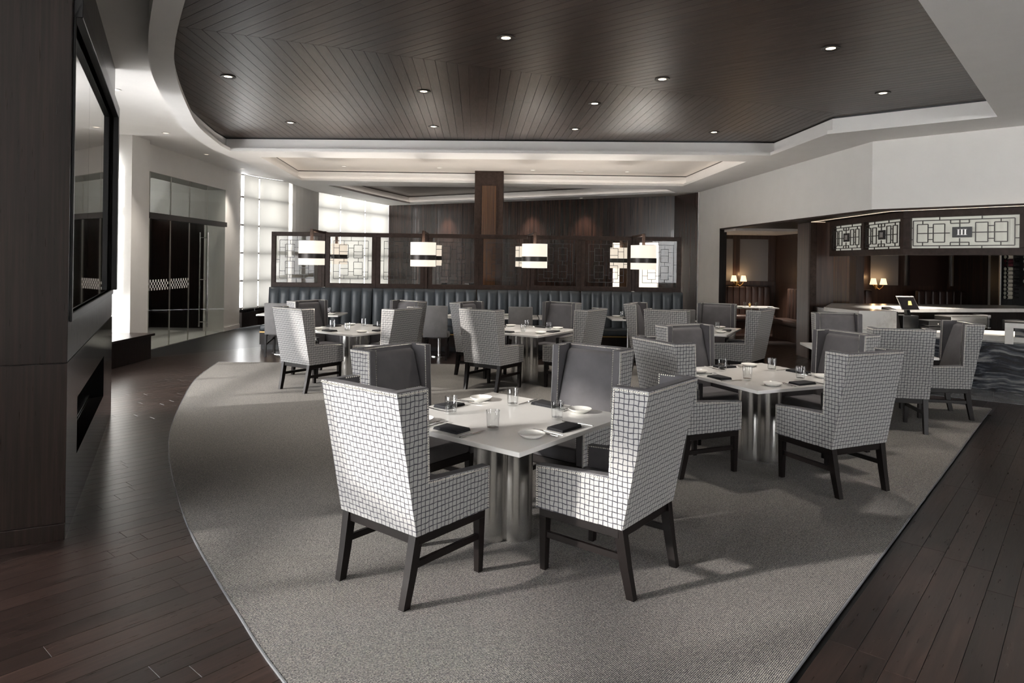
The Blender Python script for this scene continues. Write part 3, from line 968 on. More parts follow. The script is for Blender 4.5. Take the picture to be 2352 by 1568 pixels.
for i, (x, xb, xp) in enumerate(((-3.713, -3.86, -3.80), (-1.647, -1.78, -1.73), (.418, .31, .336), (2.435, 2.39, 2.45))):
    pendant(x, 12.65, xp, 'glowing drum lamp with dark band in front of the screens, ' + where[i], -1)
    pendant(xb, 15.0, xp, 'glowing drum lamp seen behind the lattice screens, ' + where[i], 1)

# ------------------------------------------------------------------ wing armchair
def yr(z): return .06 - (z - .37) / (1.115 - .37) * .145
ZT = 1.115
side_prof = [(yr(.37), .37), (.618, .362), (.625, .605), (.150, .635), (.130, ZT), (yr(ZT), ZT)]
def wing_chair_meshes():
    out = []
    XO, XI = .300, .245
    ln = MB()
    for s_ in (-1, 1):
        a, b = sorted((s_ * XI, s_ * XO)); ln.prism_x(side_prof, a, b)
    ln.prism_x([(yr(.37), .37), (yr(.37) + .05, .37), (yr(ZT) + .055, ZT), (yr(ZT), ZT)], -XI, XI)
    out.append(('lining', ln.mesh('lining', 'grey_velvet', bevel=.007)))
    pl = MB()
    inset = .004
    sp = [(yr(.37) - .001, .368), (.620, .360), (.622, .600), (.146, .630), (.126, ZT - .006), (yr(ZT) - .001, ZT - .006)]
    t_ = .0045
    # back sheet
    x = XO + t_
    zb, zt = .366, ZT - .006
    pl.poly([(-x, yr(zb) - t_, zb), (-x, yr(zt) - t_, zt), (x, yr(zt) - t_, zt), (x, yr(zb) - t_, zb)][::-1],
            [(-x, zb), (-x, zt), (x, zt), (x, zb)][::-1])
    for s_ in (-1, 1):
        pts = [(s_ * x, y, z) for y, z in sp]
        pts[0] = (s_ * x, yr(zb) - t_, zb); pts[-1] = (s_ * x, yr(zt) - t_, zt)
        uv = [(s_ * x + s_ * (p[1] + .0), p[2]) for p in pts]
        # wavy weave pulls down slightly at the arm
        if s_ > 0: pl.poly(pts, uv)
        else: pl.poly(pts[::-1], uv[::-1])
        # thin turned-over edge so the fabric has thickness
        for a, b in zip(pts[1:-1], pts[2:]):
            q = [a, b, (s_ * (XO - .004), b[1], b[2]), (s_ * (XO - .004), a[1], a[2])]
            pl.poly(q, [(0.01, 0.01)] * 4)
    a = (-x, yr(zt) - t_, zt); b_ = (x, yr(zt) - t_, zt)
    pl.poly([a, b_, (x, yr(zt) + .004, zt), (-x, yr(zt) + .004, zt)], [(0.01, .01)] * 4)
    me = pl.mesh('plaid_cover', 'plaid_fabric')
    out.append(('plaid_cover', me))
    # inner back and seat
    bc = MB(); bc.prism_x([(yr(.44) + .04, .44), (.205, .44), (.10, .80), (yr(1.08) + .095, 1.065), (yr(1.08) + .05, 1.085)], -.243, .243)
    out.append(('back_cushion', bc.mesh('back_cushion', 'grey_velvet', bevel=.02, smooth=True, seg=3)))
    st_ = MB(); st_.box(-.242, .242, .10, .612, .37, .475)
    out.append(('seat_cushion', st_.mesh('seat_cushion', 'grey_velvet', bevel=.025, smooth=True, seg=3)))
    # nails
    nl = MB()
    def dome(p, n_):
        n_ = Vector(n_).normalized(); p = Vector(p)
        a_ = n_.orthogonal().normalized(); b2 = n_.cross(a_)
        i = len(nl.v); r_ = .0046
        for k in range(6):
            an = 2 * PI * k / 6
            nl.v.append(tuple(p + (a_ * math.cos(an) + b2 * math.sin(an)) * r_))
        for k in range(6):
            an = 2 * PI * k / 6
            nl.v.append(tuple(p + (a_ * math.cos(an) + b2 * math.sin(an)) * r_ * .6 + n_ * .0030))
        nl.v.append(tuple(p + n_ * .0042))
        for k in range(6):
            k2 = (k + 1) % 6
            nl.f.append([i + k, i + k2, i + 6 + k2, i + 6 + k]); nl.uv.append(None)
            nl.f.append([i + 6 + k, i + 6 + k2, i + 12]); nl.uv.append(None)
    def run(path, nrm, step=.0128):
        path = [Vector(p) for p in path]
        for a, b in zip(path[:-1], path[1:]):
            L = (b - a).length; m_ = max(1, int(L / step))
            for k in range(m_): dome(a + (b - a) * (k / m_), nrm)
    e = .009
    for s_ in (-1, 1):
        xo = s_ * (XO + t_ + .0005)
        run([(xo, .620 - e, .375), (xo, .622 - e, .600 - e), (xo, .146 - e + .001, .630 - e), (xo, .126 - e, zt - e), (xo, yr(zt), zt - e)], (s_, 0, 0))
        xi = s_ * (XI - .0005)
        run([(xi, .617, .49), (xi, .615, .598), (xi, .150, .626), (xi, .128, zt + .002), (xi, .02, zt + .002)], (-s_, 0, 0))
    nb = Vector((0, -1, -.19))
    run([(-XO, yr(zt) - t_ - .0005, zt - e), (XO, yr(zt) - t_ - .0005, zt - e)], nb)
    run([(-XI, yr(ZT) + .056, ZT - .008), (XI, yr(ZT) + .056, ZT - .008)], (0, 1, 0))
    out.append(('nailhead_trim', nl.mesh('nailhead_trim', 'nail_metal', smooth=True)))
    fr_ = MB()
    for s_ in (-1, 1):
        a, b = sorted((s_ * .252, s_ * .294)); fr_.box(a, b, .085, .60, .312, .372)
    fr_.box(-.26, .26, .068, .105, .312, .372); fr_.box(-.26, .26, .57, .604, .312, .372)
    out.append(('seat_rail', fr_.mesh('seat_rail', 'ebony_leg', bevel=.003, seg=1)))
    rl, flg, stt = {}, {}, {}
    for s_ in (-1, 1):
        def sec(x_in, x_out, y0, y1, z):
            a, b = sorted((s_ * x_in, s_ * x_out))
            return [(a, y0, z), (b, y0, z), (b, y1, z), (a, y1, z)]
        l1 = MB()
        S = [sec(.236, .276, .000, .044, 0), sec(.240, .284, .030, .080, .16), sec(.243, .294, .062, .118, .372)]
        l1.hexa(S[0], S[1]); l1.hexa(S[1], S[2])
        bm_ = l1.mesh('leg', 'ebony_leg'); out.append(('leg', bm_))
        l2 = MB(); l2.hexa(sec(.242, .280, .566, .604, 0), sec(.240, .292, .554, .606, .372)); out.append(('leg', l2.mesh('leg', 'ebony_leg', bevel=.003, seg=1)))
        l3 = MB(); a, b = sorted((s_ * .256, s_ * .278)); l3.box(a, b, .045, .575, .190, .226); out.append(('stretcher', l3.mesh('stretcher', 'ebony_leg', bevel=.002, seg=1)))
    return out
WCM = wing_chair_meshes()
def wing_chair(x, y, facing, label, group='plaid wing armchairs around the dining tables'):
    c = empty('wing_armchair', (x, y, .010 if inside(RUG, x, y) else 0), R(facing - 90), label, 'armchair', group)
    for nm, me in WCM:
        o = add(nm, me, c)
        if nm == 'nailhead_trim': o['kind'] = 'stuff'
    return c

# ------------------------------------------------------------------ dining table and table ware meshes
TS = .595
tt = MB(); tt.box(-TS, TS, -TS, TS, .722, .75)
TT_MESH = tt.mesh('table_top', 'white_quartz', bevel=.003)
PED = []
for a, b in ((1, 0), (-1, 0), (0, 1), (0, -1)):
    p_ = MB(); p_.lathe([(.0001, 0), (.105, 0), (.105, .70), (.0001, .70)], 28, (a * .115, b * .115, 0)); PED.append(p_.mesh('column', 'steel', smooth=True))
PLATE = MB().cyl((0, 0), .2, .70, .722, 20).mesh('mount_plate', 'black')
def glass_mesh():
    g = MB(); g.lathe([(.0001, .016), (.034, .016), (.0390, .116), (.0395, .118), (.0412, .118), (.0418, .116), (.0370, .003), (.0345, .0), (.0001, .0)], 24)
    return g.mesh('water_glass', 'tumbler_glass', smooth=True)
GLASS = glass_mesh()
def plate_mesh():
    p_ = MB(); p_.lathe([(.0001, .0), (.045, .0), (.060, .007), (.080, .022), (.0815, .024), (.080, .0255), (.058, .012), (.042, .008), (.0001, .0075)], 32)
    return p_.mesh('side_plate', 'china', smooth=True)
PLATEM = plate_mesh()
def napkin_mesh():
    n_ = MB()
    for k, (w_, d_, z0, z1) in enumerate(((.098, .062, 0, .006), (.096, .061, .0062, .012), (.094, .059, .0122, .019))):
        n_.box(-w_, w_, -d_, d_, z0, z1)
    me = n_.mesh('napkin', 'navy_napkin', bevel=.0028, smooth=True)
    bm = bmesh.new(); bm.from_mesh(me)
    for v in bm.verts:
        v.co.z += .004 * math.sin(v.co.x * 28) * (v.co.z / .02) + .003 * math.cos(v.co.y * 40 + v.co.x * 9) * (v.co.z / .02)
    bm.to_mesh(me); bm.free()
    return me
NAP = napkin_mesh()
def knife_meshes():
    a = MB(); a.tube([(0, -.115, .004), (0, -.06, .005), (0, -.01, .004)], .0045, 8)
    b = MB(); b.hexa([(-.001, -.01, .002), (.001, -.01, .002), (.001, .11, .002), (-.001, .11, .002)], [(-.009, -.01, .004), (.009, -.01, .004), (.004, .112, .004), (-.007, .09, .004)])
    return [('handle', a.mesh('handle', 'chrome', smooth=True)), ('blade', b.mesh('blade', 'chrome'))]
def fork_meshes():
    a = MB(); a.tube([(0, -.105, .003), (0, -.03, .006), (0, .03, .010)], .0038, 8)
    b = MB(); b.hexa([(-.011, .028, .008), (.011, .028, .008), (.012, .062, .006), (-.012, .062, .006)], [(-.011, .028, .0105), (.011, .028, .0105), (.012, .062, .0085), (-.012, .062, .0085)])
    c = MB()
    for k in range(4):
        x = -.0105 + k * .007
        c.bar((x, .060, .007), (x, .105, .012), .003, .002)
    return [('handle', a.mesh('handle', 'chrome', smooth=True)), ('neck', b.mesh('neck', 'chrome')), ('tines', c.mesh('tines', 'chrome'))]
KN, FK = knife_meshes(), fork_meshes()
def single(name, me, loc, rz, label, cat, group):
    o = add(name, me, None, loc, rz); return tag(o, label, cat, group)
def ware(name, parts, loc, rz, label, cat, group):
    e = empty(name, loc, rz, label, cat, group)
    for nm, me in parts: add(nm, me, e)
    return e

def setting(cx_, cy_, facing, where_, zt, full=True, edge=TS):
    """one place setting for a guest who looks along 'facing' towards the table centre"""
    f_ = Vector((math.cos(R(facing)), math.sin(R(facing)))); r_ = Vector((f_.y, -f_.x))
    def at(fwd, rt): p = Vector((cx_, cy_)) - f_ * (edge - fwd) + r_ * rt; return (p.x, p.y, zt)
    a = R(facing - 90)
    j = random.uniform
    single('napkin', NAP, at(.115, j(-.01, .01)), a + j(-.06, .06), 'folded navy napkin at the %s' % where_, 'napkin', 'folded navy napkins')
    ware('knife', KN, at(.125, .155), a + j(-.05, .05), 'polished steel knife at the %s' % where_, 'knife', 'table knives')
    if full: ware('fork', FK, at(.125, -.155), a + j(-.06, .06), 'polished steel dinner fork at the %s' % where_, 'fork', 'table forks')
    if full: ware('fork', FK, at(.135, -.195), a + j(-.06, .06), 'polished steel outer fork at the %s' % where_, 'fork', 'table forks')
    single('side_plate', PLATEM, at(.14, -.30), a, 'small white side plate at the %s' % where_, 'plate', 'white side plates')
    single('water_glass', GLASS, at(.285, .17), a, 'clear water glass at the %s' % where_, 'glass', 'water glasses')

def dining_table(cx_, cy_, rot, label):
    zb = .010
    t_ = empty('dining_table', (cx_, cy_, zb), R(rot), label, 'table', 'square white dining tables')
    add('table_top', TT_MESH, t_)
    for me in PED: add('pedestal_column', me, t_)
    add('mount_plate', PLATE, t_)

TABLES = {
    'front table': (-.042, 4.47, 51.5, 'square white table with clustered steel pedestal nearest the viewer', ['near left', 'near right', 'far right', 'far left']),
    'right middle table': (2.30, 6.29, 24, 'square white table right of the nearest one, its near corner in sunlight', ['near left', 'near right', 'far right', 'far left']),
    'table beside the bar': (4.31, 8.33, 81, 'square white table beside the bar, almost hidden by its chairs', ['near', 'right', 'far']),
    'centre back table': (.208, 10.15, 56, 'square white table at the back in the middle of the room', ['near left', 'near right', 'far right', 'far left']),
    'left back table': (-2.266, 9.965, 55, 'square white table at the back left, nearest the glazed room', ['near left', 'near right', 'far right', 'far left']),
    'right back table': (2.85, 10.60, 62, 'square white table at the back right, in front of the booth opening', ['near left', 'near right', 'far right', 'far left']),
}
adj = {('right back table', 0): (2.19, 9.64, 63), ('right back table', 1): (3.66, 9.96, 141), ('right back table', 3): (2.0, 11.08, -28), ('right back table', 2): (3.47, 11.5, 242),
       ('left back table', 1): (-1.45, 9.2, 151)}
view = {'near left': 'with its plaid back to the viewer, left of the %s', 'near right': 'with its plaid back to the viewer, right of the %s',
        'far right': 'showing its grey inside, behind the %s on the right', 'far left': 'showing its grey inside, behind the %s on the left',
        'near': 'with its back square to the viewer, at the %s', 'right': 'turned left in profile, right of the %s', 'far': 'showing its grey inside, behind the %s'}
for nm, (cx_, cy_, rot, lb, seats) in TABLES.items():
    dining_table(cx_, cy_, rot, lb)
    for k, st_ in enumerate(seats):
        fc = rot + 90 * k
        f_ = (math.cos(R(fc)), math.sin(R(fc)))
        x, y, fc2 = adj.get((nm, k), (cx_ - 1.115 * f_[0], cy_ - 1.115 * f_[1], fc + random.uniform(-1, 1) * (0 if nm in ('front table', 'right middle table') else 1)))
        wing_chair(x, y, fc2, 'plaid wing armchair ' + view[st_] % nm)
        setting(cx_, cy_, fc, '%s seat of the %s' % (st_, nm), .7605, True)

# armchairs in the far room, seen over the banquette through the glass
for (tx, ty, rot_, nm, seats) in ((-2.75, 18.9, 35, 'left far table', (0, 1, 2)), (-.30, 19.3, 42, 'right far table', (0, 1, 3))):
    ft = empty('dining_table', (tx, ty, 0), R(rot_), 'white %s seen behind the lattice screens' % nm, 'table', 'far tables')
    add('table_top', TT_MESH, ft)
    for me in PED: add('pedestal_column', me, ft)
    for k in seats:
        fc = rot_ + 90 * k
        wing_chair(tx - 1.2 * math.cos(R(fc)), ty - 1.2 * math.sin(R(fc)), fc, 'far plaid armchair seen through the screens, %s of the %s' % (['near left', 'near right', 'far right', 'far left'][k], nm), 'plaid armchairs in the far room')

# ------------------------------------------------------------------ banquette tables and side chairs
def parsons_meshes():
    o = []
    b = MB(); b.hexa([(-.215, .0, .40), (.215, .0, .40), (.215, .075, .40), (-.215, .075, .40)], [(-.215, -.035, .965), (.215, -.035, .965), (.215, .030, .965), (-.215, .030, .965)])
    o.append(('backrest', b.mesh('backrest', 'charcoal_weave', bevel=.012, smooth=True)))
    s_ = MB(); s_.box(-.225, .225, .04, .48, .38, .475); o.append(('seat', s_.mesh('seat', 'charcoal_weave', bevel=.02, smooth=True)))
    for sx_ in (-1, 1):
        a, b2 = sorted((sx_ * .175, sx_ * .213))
        l = MB(); l.hexa([(a, -.03, 0), (b2, -.03, 0), (b2, .005, 0), (a, .005, 0)], [(a, .0, .40), (b2, .0, .40), (b2, .045, .40), (a, .045, .40)]); o.append(('leg', l.mesh('leg', 'ebony_leg')))
        l = MB(); l.hexa([(a, .435, 0), (b2, .435, 0), (b2, .47, 0), (a, .47, 0)], [(a, .43, .385), (b2, .43, .385), (b2, .475, .385), (a, .475, .385)]); o.append(('leg', l.mesh('leg', 'ebony_leg')))
        l = MB(); a, b2 = sorted((sx_ * .185, sx_ * .205)); l.bar(((a + b2) / 2, .02, .22), ((a + b2) / 2, .45, .30), .02, .03); o.append(('stretcher', l.mesh('stretcher', 'ebony_leg')))
    return o
PCM = parsons_meshes()
for x, y, lb in ((-4.2, 12.22, 'leftmost, beside the window end of the banquette'), (-1.345, 12.12, 'left of the timber column'), (.165, 12.12, 'in the middle, right of the timber column'), (3.03, 12.05, 'rightmost, behind a plaid armchair')):
    c = empty('side_chair', (x, y, 0), 0, 'grey upholstered side chair facing the banquette, ' + lb, 'chair', 'grey side chairs at the banquette')
    for nm, me in PCM: add(nm, me, c)
BT = MB(); BT.box(-.365, .365, -.38, .38, .722, .75); BTM = BT.mesh('table_top', 'white_quartz', bevel=.003)
BPED = MB().cyl((0, 0), .035, .02, .722, 20).mesh('post', 'chrome', smooth=True)
BBASE = MB().lathe([(.0001, 0), (.20, 0), (.20, .012), (.05, .025), (.0001, .025)], 32).mesh('base_disc', 'chrome', smooth=True)
for i, (x, lb) in enumerate(((-4.25, 'first from the left'), (-3.50, 'second from the left'), (-1.33, 'left of the timber column'), (.13, 'right of the timber column'), (.875, 'behind the centre back table'),
                             (2.19, 'behind the right back table'), (2.99, 'furthest right'))):
    bt = empty('banquette_table', (x, 12.72, 0), 0, 'small white banquette table on a round chrome base, ' + lb, 'table', 'small banquette tables')
    add('table_top', BTM, bt); add('post', BPED, bt); add('base_disc', BBASE, bt)
    w_ = 'table %s' % lb
    for fc, sd in ((90, 'near side'), (270, 'far side')):
        a = R(fc - 90); sg = -1 if fc == 90 else 1
        single('side_plate', PLATEM, (x + sg * -.20, 12.72 + sg * .20, .7505), a, 'small white side plate on the %s of the %s' % (sd, w_), 'plate', 'plates on the banquette tables')
        single('napkin', NAP, (x + sg * .05, 12.72 + sg * .25, .7505), a, 'folded navy napkin on the %s of the %s' % (sd, w_), 'napkin', 'napkins on the banquette tables')
        single('water_glass', GLASS, (x + sg * -.12 * 1, 12.72 + sg * .06, .7505), a, 'clear water glass on the %s of the %s' % (sd, w_), 'glass', 'glasses on the banquette tables')

# ------------------------------------------------------------------ downlights
RING = MB().lathe([(.045, -.003), (.085, -.008), (.088, .0), (.045, .010)], 24, close=True).mesh('trim_ring', 'bronze', smooth=True)
RINGW = MB().lathe([(.045, -.004), (.065, -.005), (.068, .0), (.045, .012)], 24, close=True).mesh('trim_ring', 'white_paint', smooth=True)
LENS = MB().cyl((0, 0), .046, -.001, .004, 24).mesh('lens', 'lamp_lens')
LENSW = MB().cyl((0, 0), .040, -.001, .004, 24).mesh('lens', 'lens_dim')
def downlight(x, y, z, label, ring=RING, lens=LENS, watts=0, group='recessed downlights in the timber ceiling'):
    d = empty('downlight', (x, y, z), 0, label, 'downlight', group)
    add('trim_ring', ring, d, (0, 0, 0)); add('lens', lens, d, (0, 0, 0))
    if watts:
        l = bpy.data.lights.new('beam', 'SPOT'); l.energy = watts; l.spot_size = R(75); l.spot_blend = .8; l.color = (1, .92, .82); l.shadow_soft_size = .04
        o = bpy.data.objects.new('beam', l); COL.objects.link(o); o.parent = d; o.location = (0, 0, -.03)
DL = [(-.087, 6.483, 'nearest the viewer at top centre'), (-3.362, 8.013, 'at the left by the curved edge'), (-1.141, 8.587, 'left of centre'), (1.701, 7.863, 'right of centre'), (3.08, 6.659, 'at the upper right'),
      (4.511, 8.355, 'furthest right'), (1.075, 9.117, 'in the middle behind the right of centre one'), (.978, 10.899, 'at the back, right of the column'), (3.223, 10.991, 'at the back right corner'),
      (-1.275, 10.847, 'at the back, left of the column'), (-3.501, 10.693, 'at the back left')]
for x, y, lb in DL: downlight(x, y, Z_TOP - .004, 'small lit downlight in the timber ceiling, ' + lb, watts=110)
for x, y, lb in ((-3.879, 15.637, 'leftmost'), (-1.703, 15.706, 'second from the left'), (.456, 15.856, 'right of the column'), (2.653, 15.931, 'rightmost')):
    downlight(x, y, Z_TOP - .004, 'small lit downlight in the plain beige ceiling, ' + lb, RINGW, LENSW, 170, 'downlights in the beige ceiling')
for x, y, lb in ((-5.932, 11.641, 'above the white pier'), (-6.298, 14.002, 'above the glazed wall'), (-6.433, 16.2, 'above the pier beside the shades'), (-5.05, 8.637, 'beside the fireplace wall')):
    downlight(x, y, Z_OUT - .003, 'small downlight in the window side ceiling, ' + lb, RINGW, LENSW, 90, 'downlights along the window side')
for x, y, lb in ((-2.3, 22.35, 'leftmost'), (.45, 20.85, 'middle'), (2.0, 20.0, 'right')):
    downlight(x, y, Z_LOW - .003, 'small warm downlight grazing the far timber wall, ' + lb, RINGW, LENSW, 110, 'downlights at the far wall')
for y in (13.2, 14.9):  # extra lamps added to brighten the room behind the glass
    downlight(-8.0, y, 3.717, 'added fill downlight inside the glazed room, %s' % ('near end' if y < 14 else 'far end'), RINGW, LENSW, 35, 'added fill downlights in the glazed room')
sp = empty('ceiling_speaker', (1.559, 15.969, Z_TOP - .004), 0, 'round white ceiling speaker in the plain beige ceiling', 'speaker')
MB().cyl((0, 0), .11, -.004, .004, 32).build('grille', 'white_paint', sp)
MB().lathe([(.108, -.006), (.125, -.006), (.125, .003), (.108, .003)], 32, close=True).build('rim', 'beige_paint', sp)

# ------------------------------------------------------------------ bar canopy with fretwork
C = [(5.90, 12.7), (5.84, 10.2), (6.83, 9.05), (8.3, 7.35)]
fret = []
def rect(a, b, c, d): fret.extend([(a, b, c, b), (c, b, c, d), (c, d, a, d), (a, d, a, b)])
W0, H0 = 870., 385.
def nx(x): return (x - 1155) / W0
def nz(y): return (y - 210) / H0
rect(nx(1180), nz(250), nx(1990), nz(565))
for (a, b, c, d) in ((1215, 297, 1308, 522), (1352, 297, 1448, 522), (1695, 290, 1790, 520), (1840, 290, 1937, 520)):
    rect(nx(a), nz(b), nx(c), nz(d))
rect(nx(1495), nz(250), nx(1645), nz(293)); rect(nx(1495), nz(525), nx(1645), nz(565))
for (a, b, c, d) in ((1405, 210, 1405, 250), (1745, 210, 1745, 250), (1405, 565, 1405, 595), (1745, 565, 1745, 595), (1155, 340, 1180, 340), (1155, 487, 1180, 487), (1990, 330, 2025, 330), (1990, 480, 2025, 480),
                     (1215, 410, 1490, 410), (1650, 407, 1937, 407), (1308, 338, 1352, 338), (1308, 487, 1352, 487), (1790, 332, 1840, 332), (1790, 482, 1840, 482),
                     (1262, 250, 1262, 297), (1262, 522, 1262, 565), (1888, 250, 1888, 290), (1888, 520, 1888, 565), (1570, 250, 1570, 347), (1570, 475, 1570, 565)):
    fret.append((nx(a), nz(b), nx(c), nz(d)))
def canopy_run(p, q, npan, label):
    a, b = Vector(p), Vector(q); L = (b - a).length
    cn = empty('bar_canopy', (a.x, a.y, 0), math.atan2((b - a).y, (b - a).x), label, 'bar canopy', 'fretwork bar canopies')
    z0, z1 = 1.95, 2.60
    T = .14
    fw_ = .09
    MB().box(0, L, 0, T, z1 - .10, z1).build('top_rail', 'frame_wood', cn, bevel=.003, seg=1)
    MB().box(0, L, 0, T, z0, z0 + .10).build('bottom_rail', 'frame_wood', cn, bevel=.003, seg=1)
    pw_ = (L - fw_) / npan
    for k in range(npan + 1):
        MB().box(k * pw_, k * pw_ + fw_, 0, T, z0 + .10, z1 - .10).build('stile', 'frame_wood', cn, bevel=.003, seg=1)
    for k in range(npan):
        x0, x1 = k * pw_ + fw_, (k + 1) * pw_
        g0, g1 = z0 + .10, z1 - .10
        pn = MB().box(x0, x1, .085, .095, g0, g1).build('glass_panel', 'fret_glass', cn)
        fb = MB()
        for (u0, v0, u1, v1) in fret:
            fb.bar((x0 + u0 * (x1 - x0), .02, g1 - v0 * (g1 - g0)), (x0 + u1 * (x1 - x0), .02, g1 - v1 * (g1 - g0)), .012, .013)
        fb.build('fretwork', 'bronze', cn)
        mx_, mz_ = (x0 + x1) / 2, (g0 + g1) / 2
        hw, hh = .09 * (x1 - x0), .165 * (g1 - g0)
        pq = MB().box(mx_ - hw, mx_ + hw, .004, .022, mz_ - hh, mz_ + hh).build('plaque', 'black', cn, bevel=.002, seg=1)
        let = MB()
        lw, lh = hw * .50, hh * .52
        for s_ in (-1, 0, 1):
            xx = mx_ + s_ * lw * .70
            let.box(xx - lw * .15, xx + lw * .15, .000, .005, mz_ - lh, mz_ + lh)
            for zz in (mz_ - lh, mz_ + lh):
                let.box(xx - lw * .34, xx + lw * .34, .000, .005, zz - lh * .05, zz + lh * .05)
        let.build('numeral', 'plaque_letter', pq)
canopy_run(C[0], C[1], 2, 'bar canopy side with two fretwork panels left of the corner')
canopy_run(C[1], C[2], 1, 'bar canopy front with the wide fretwork panel bearing three strokes')
canopy_run(C[2], C[3], 1, 'bar canopy front with a fretwork panel cut by the right picture edge')
ls = empty('light_strip', (0, 0, 0), 0, 'thin warm light line in the soffit along the bar canopy', 'light strip')
L_ = MB()
pts = [(5.90, 12.88), (5.64, 12.88), (5.60, 10.10), (6.62, 8.95), (8.2, 7.2)]
for a, b in zip(pts[:-1], pts[1:]): L_.bar((*a, 2.592), (*b, 2.592), .013, .006)
L_.build('diffuser', 'led_strip', ls)
# timber pier at the left end of the canopy
pr = empty('timber_pier', (5.86, 13.15, 0), R(0), 'dark timber clad pier at the left end of the bar canopy', 'pier')
MB().box(-.22, .22, -.25, .35, 0, 2.595).build('shaft', 'booth_wood', pr, bevel=.004)
MB().box(-.235, -.11, -.265, -.2, 0, 2.595).build('edge_board', 'frame_wood', pr, bevel=.003, seg=1)
MB().box(.22, .62, -.05, .35, 0, 2.595).build('return_panel', 'column_wood', pr)

# ------------------------------------------------------------------ bar
bt = empty('bar_counter', (0, 0, 0), 0, 'pale stone bar with raised counters over a lower work top', 'bar')
MB().prism([(5.48, 10.80), (6.07, 10.80), (6.25, 11.45), (6.9, 11.55), (9.6, 12.1), (9.6, 13.0), (6.02, 12.85), (5.31, 11.6)], 1.005, 1.07).build('raised_top', 'pale_marble', bt, bevel=.003)
MB().box(5.478, 6.072, 10.755, 10.80, .775, 1.072).build('raised_end', 'pale_marble', bt, bevel=.003)
MB().prism([(5.46, 10.72), (6.25, 10.62), (7.05, 10.12), (7.75, 9.45), (8.6, 8.6), (9.3, 9.4), (8.0, 10.8), (6.3, 11.5), (5.55, 11.5)], .70, .775).build('lower_top', 'pale_marble', bt, bevel=.003)
MB().prism([(5.6, 11.3), (6.2, 11.6), (9.5, 12.4), (9.5, 12.9), (5.7, 12.9)], 0, 1.0).build('rear_die', 'panel_wood', bt)
D0, D1 = Vector((5.75, 10.75)), Vector((8.8, 8.55))
dd = (D1 - D0); DLn = dd.length; da = math.atan2(dd.y, dd.x)
for k in range(6):
    MB().box(k * DLn / 6 + .0015, (k + 1) * DLn / 6 - .0015, .0, .25, .0065, .70).build('stone_panel', 'black_wave_marble', bt, bevel=.002, seg=1, loc=(D0.x, D0.y, 0), rz=da)
# raised portal at the right
MB().box(2.0 - .36, DLn, -.12, .42, .93, 1.0).build('portal_top', 'pale_marble', bt, bevel=.003, loc=(D0.x, D0.y, 0), rz=da)
MB().box(2.0 - .36, 2.0 - .26, -.12, .42, .70, .93).build('portal_leg', 'pale_marble', bt, bevel=.003, loc=(D0.x, D0.y, 0), rz=da)
MB().box(2.0 - .24, DLn, .28, .30, .70, .93).build('portal_back', 'black_wave_marble', bt, loc=(D0.x, D0.y, 0), rz=da)
MB().box(2.0 - .24, DLn, .20, .215, .915, .928).build('portal_light', 'led_strip', bt, loc=(D0.x, D0.y, 0), rz=da)

# till on the bar
tz = .775
pos = empty('till_terminal', (6.46, 11.05, tz + .08), R(8), 'black till terminal with a tilted tablet screen on the bar', 'till')
MB().box(-.14, .14, -.02, .26, -.08, .13).build('stand_base', 'black', pos, bevel=.01)
MB().hexa([(-.03, .02, .13), (.03, .02, .13), (.03, .1, .13), (-.03, .1, .13)], [(-.03, .08, .30), (.03, .08, .30), (.03, .12, .30), (-.03, .12, .30)]).build('neck', 'black', pos)
tb = MB()
def tilt(x, v, t_): # tablet plane leaning back
    return (x + v * -.16, .02 + v * .45 * .9 - t_ * .9, .23 + v * .89 + t_ * .45 * -1)
q0 = [(-.14, 0), (.17, 0), (.17, .235), (-.14, .235)]
tb.hexa([tilt(x, v, 0) for x, v in q0], [tilt(x, v, .018) for x, v in q0])
tb.build('tablet_case', 'silver', pos)
q1 = [(-.13, .010), (.16, .010), (.16, .225), (-.13, .225)]
MB().hexa([tilt(x, v, .017) for x, v in q1], [tilt(x, v, .0195) for x, v in q1]).build('tablet_screen', 'dark_glass', pos)
q2 = [(.00, .085), (.07, .085), (.085, .16), (.035, .16)]
MB().hexa([tilt(x, v, .019) for x, v in q2], [tilt(x, v, .0203) for x, v in q2]).build('screen_mark', 'tablet_gold', pos)
cdw = empty('cash_drawer', (6.76, 10.95, tz), R(5), 'black cash drawer under the till tablet', 'cash drawer')
MB().box(-.15, .15, -.12, .16, .0, .055).build('body', 'black', cdw, bevel=.006)
MB().box(-.15, .15, -.12, .16, .062, .15).build('printer', 'black', cdw, bevel=.01)
MB().cyl((0, 0), .012, 0, .01, 12).build('key_lock', 'chrome', cdw, loc=(0, -.118, .10)).rotation_euler = (R(90), 0, 0)
rp = empty('receipt_printer', (6.18, 11.12, tz), R(12), 'dark blue grey receipt printer left of the till tablet', 'printer')
MB().hexa([(-.09, -.12, 0), (.09, -.12, 0), (.09, .12, 0), (-.09, .12, 0)], [(-.08, -.06, .30), (.08, -.06, .30), (.08, .12, .34), (-.08, .12, .34)]).build('body', 'bronze', rp, bevel=.01)
MB().box(-.05, .05, -.10, -.02, .27, .30).build('paper_slot', 'white_paint', rp)
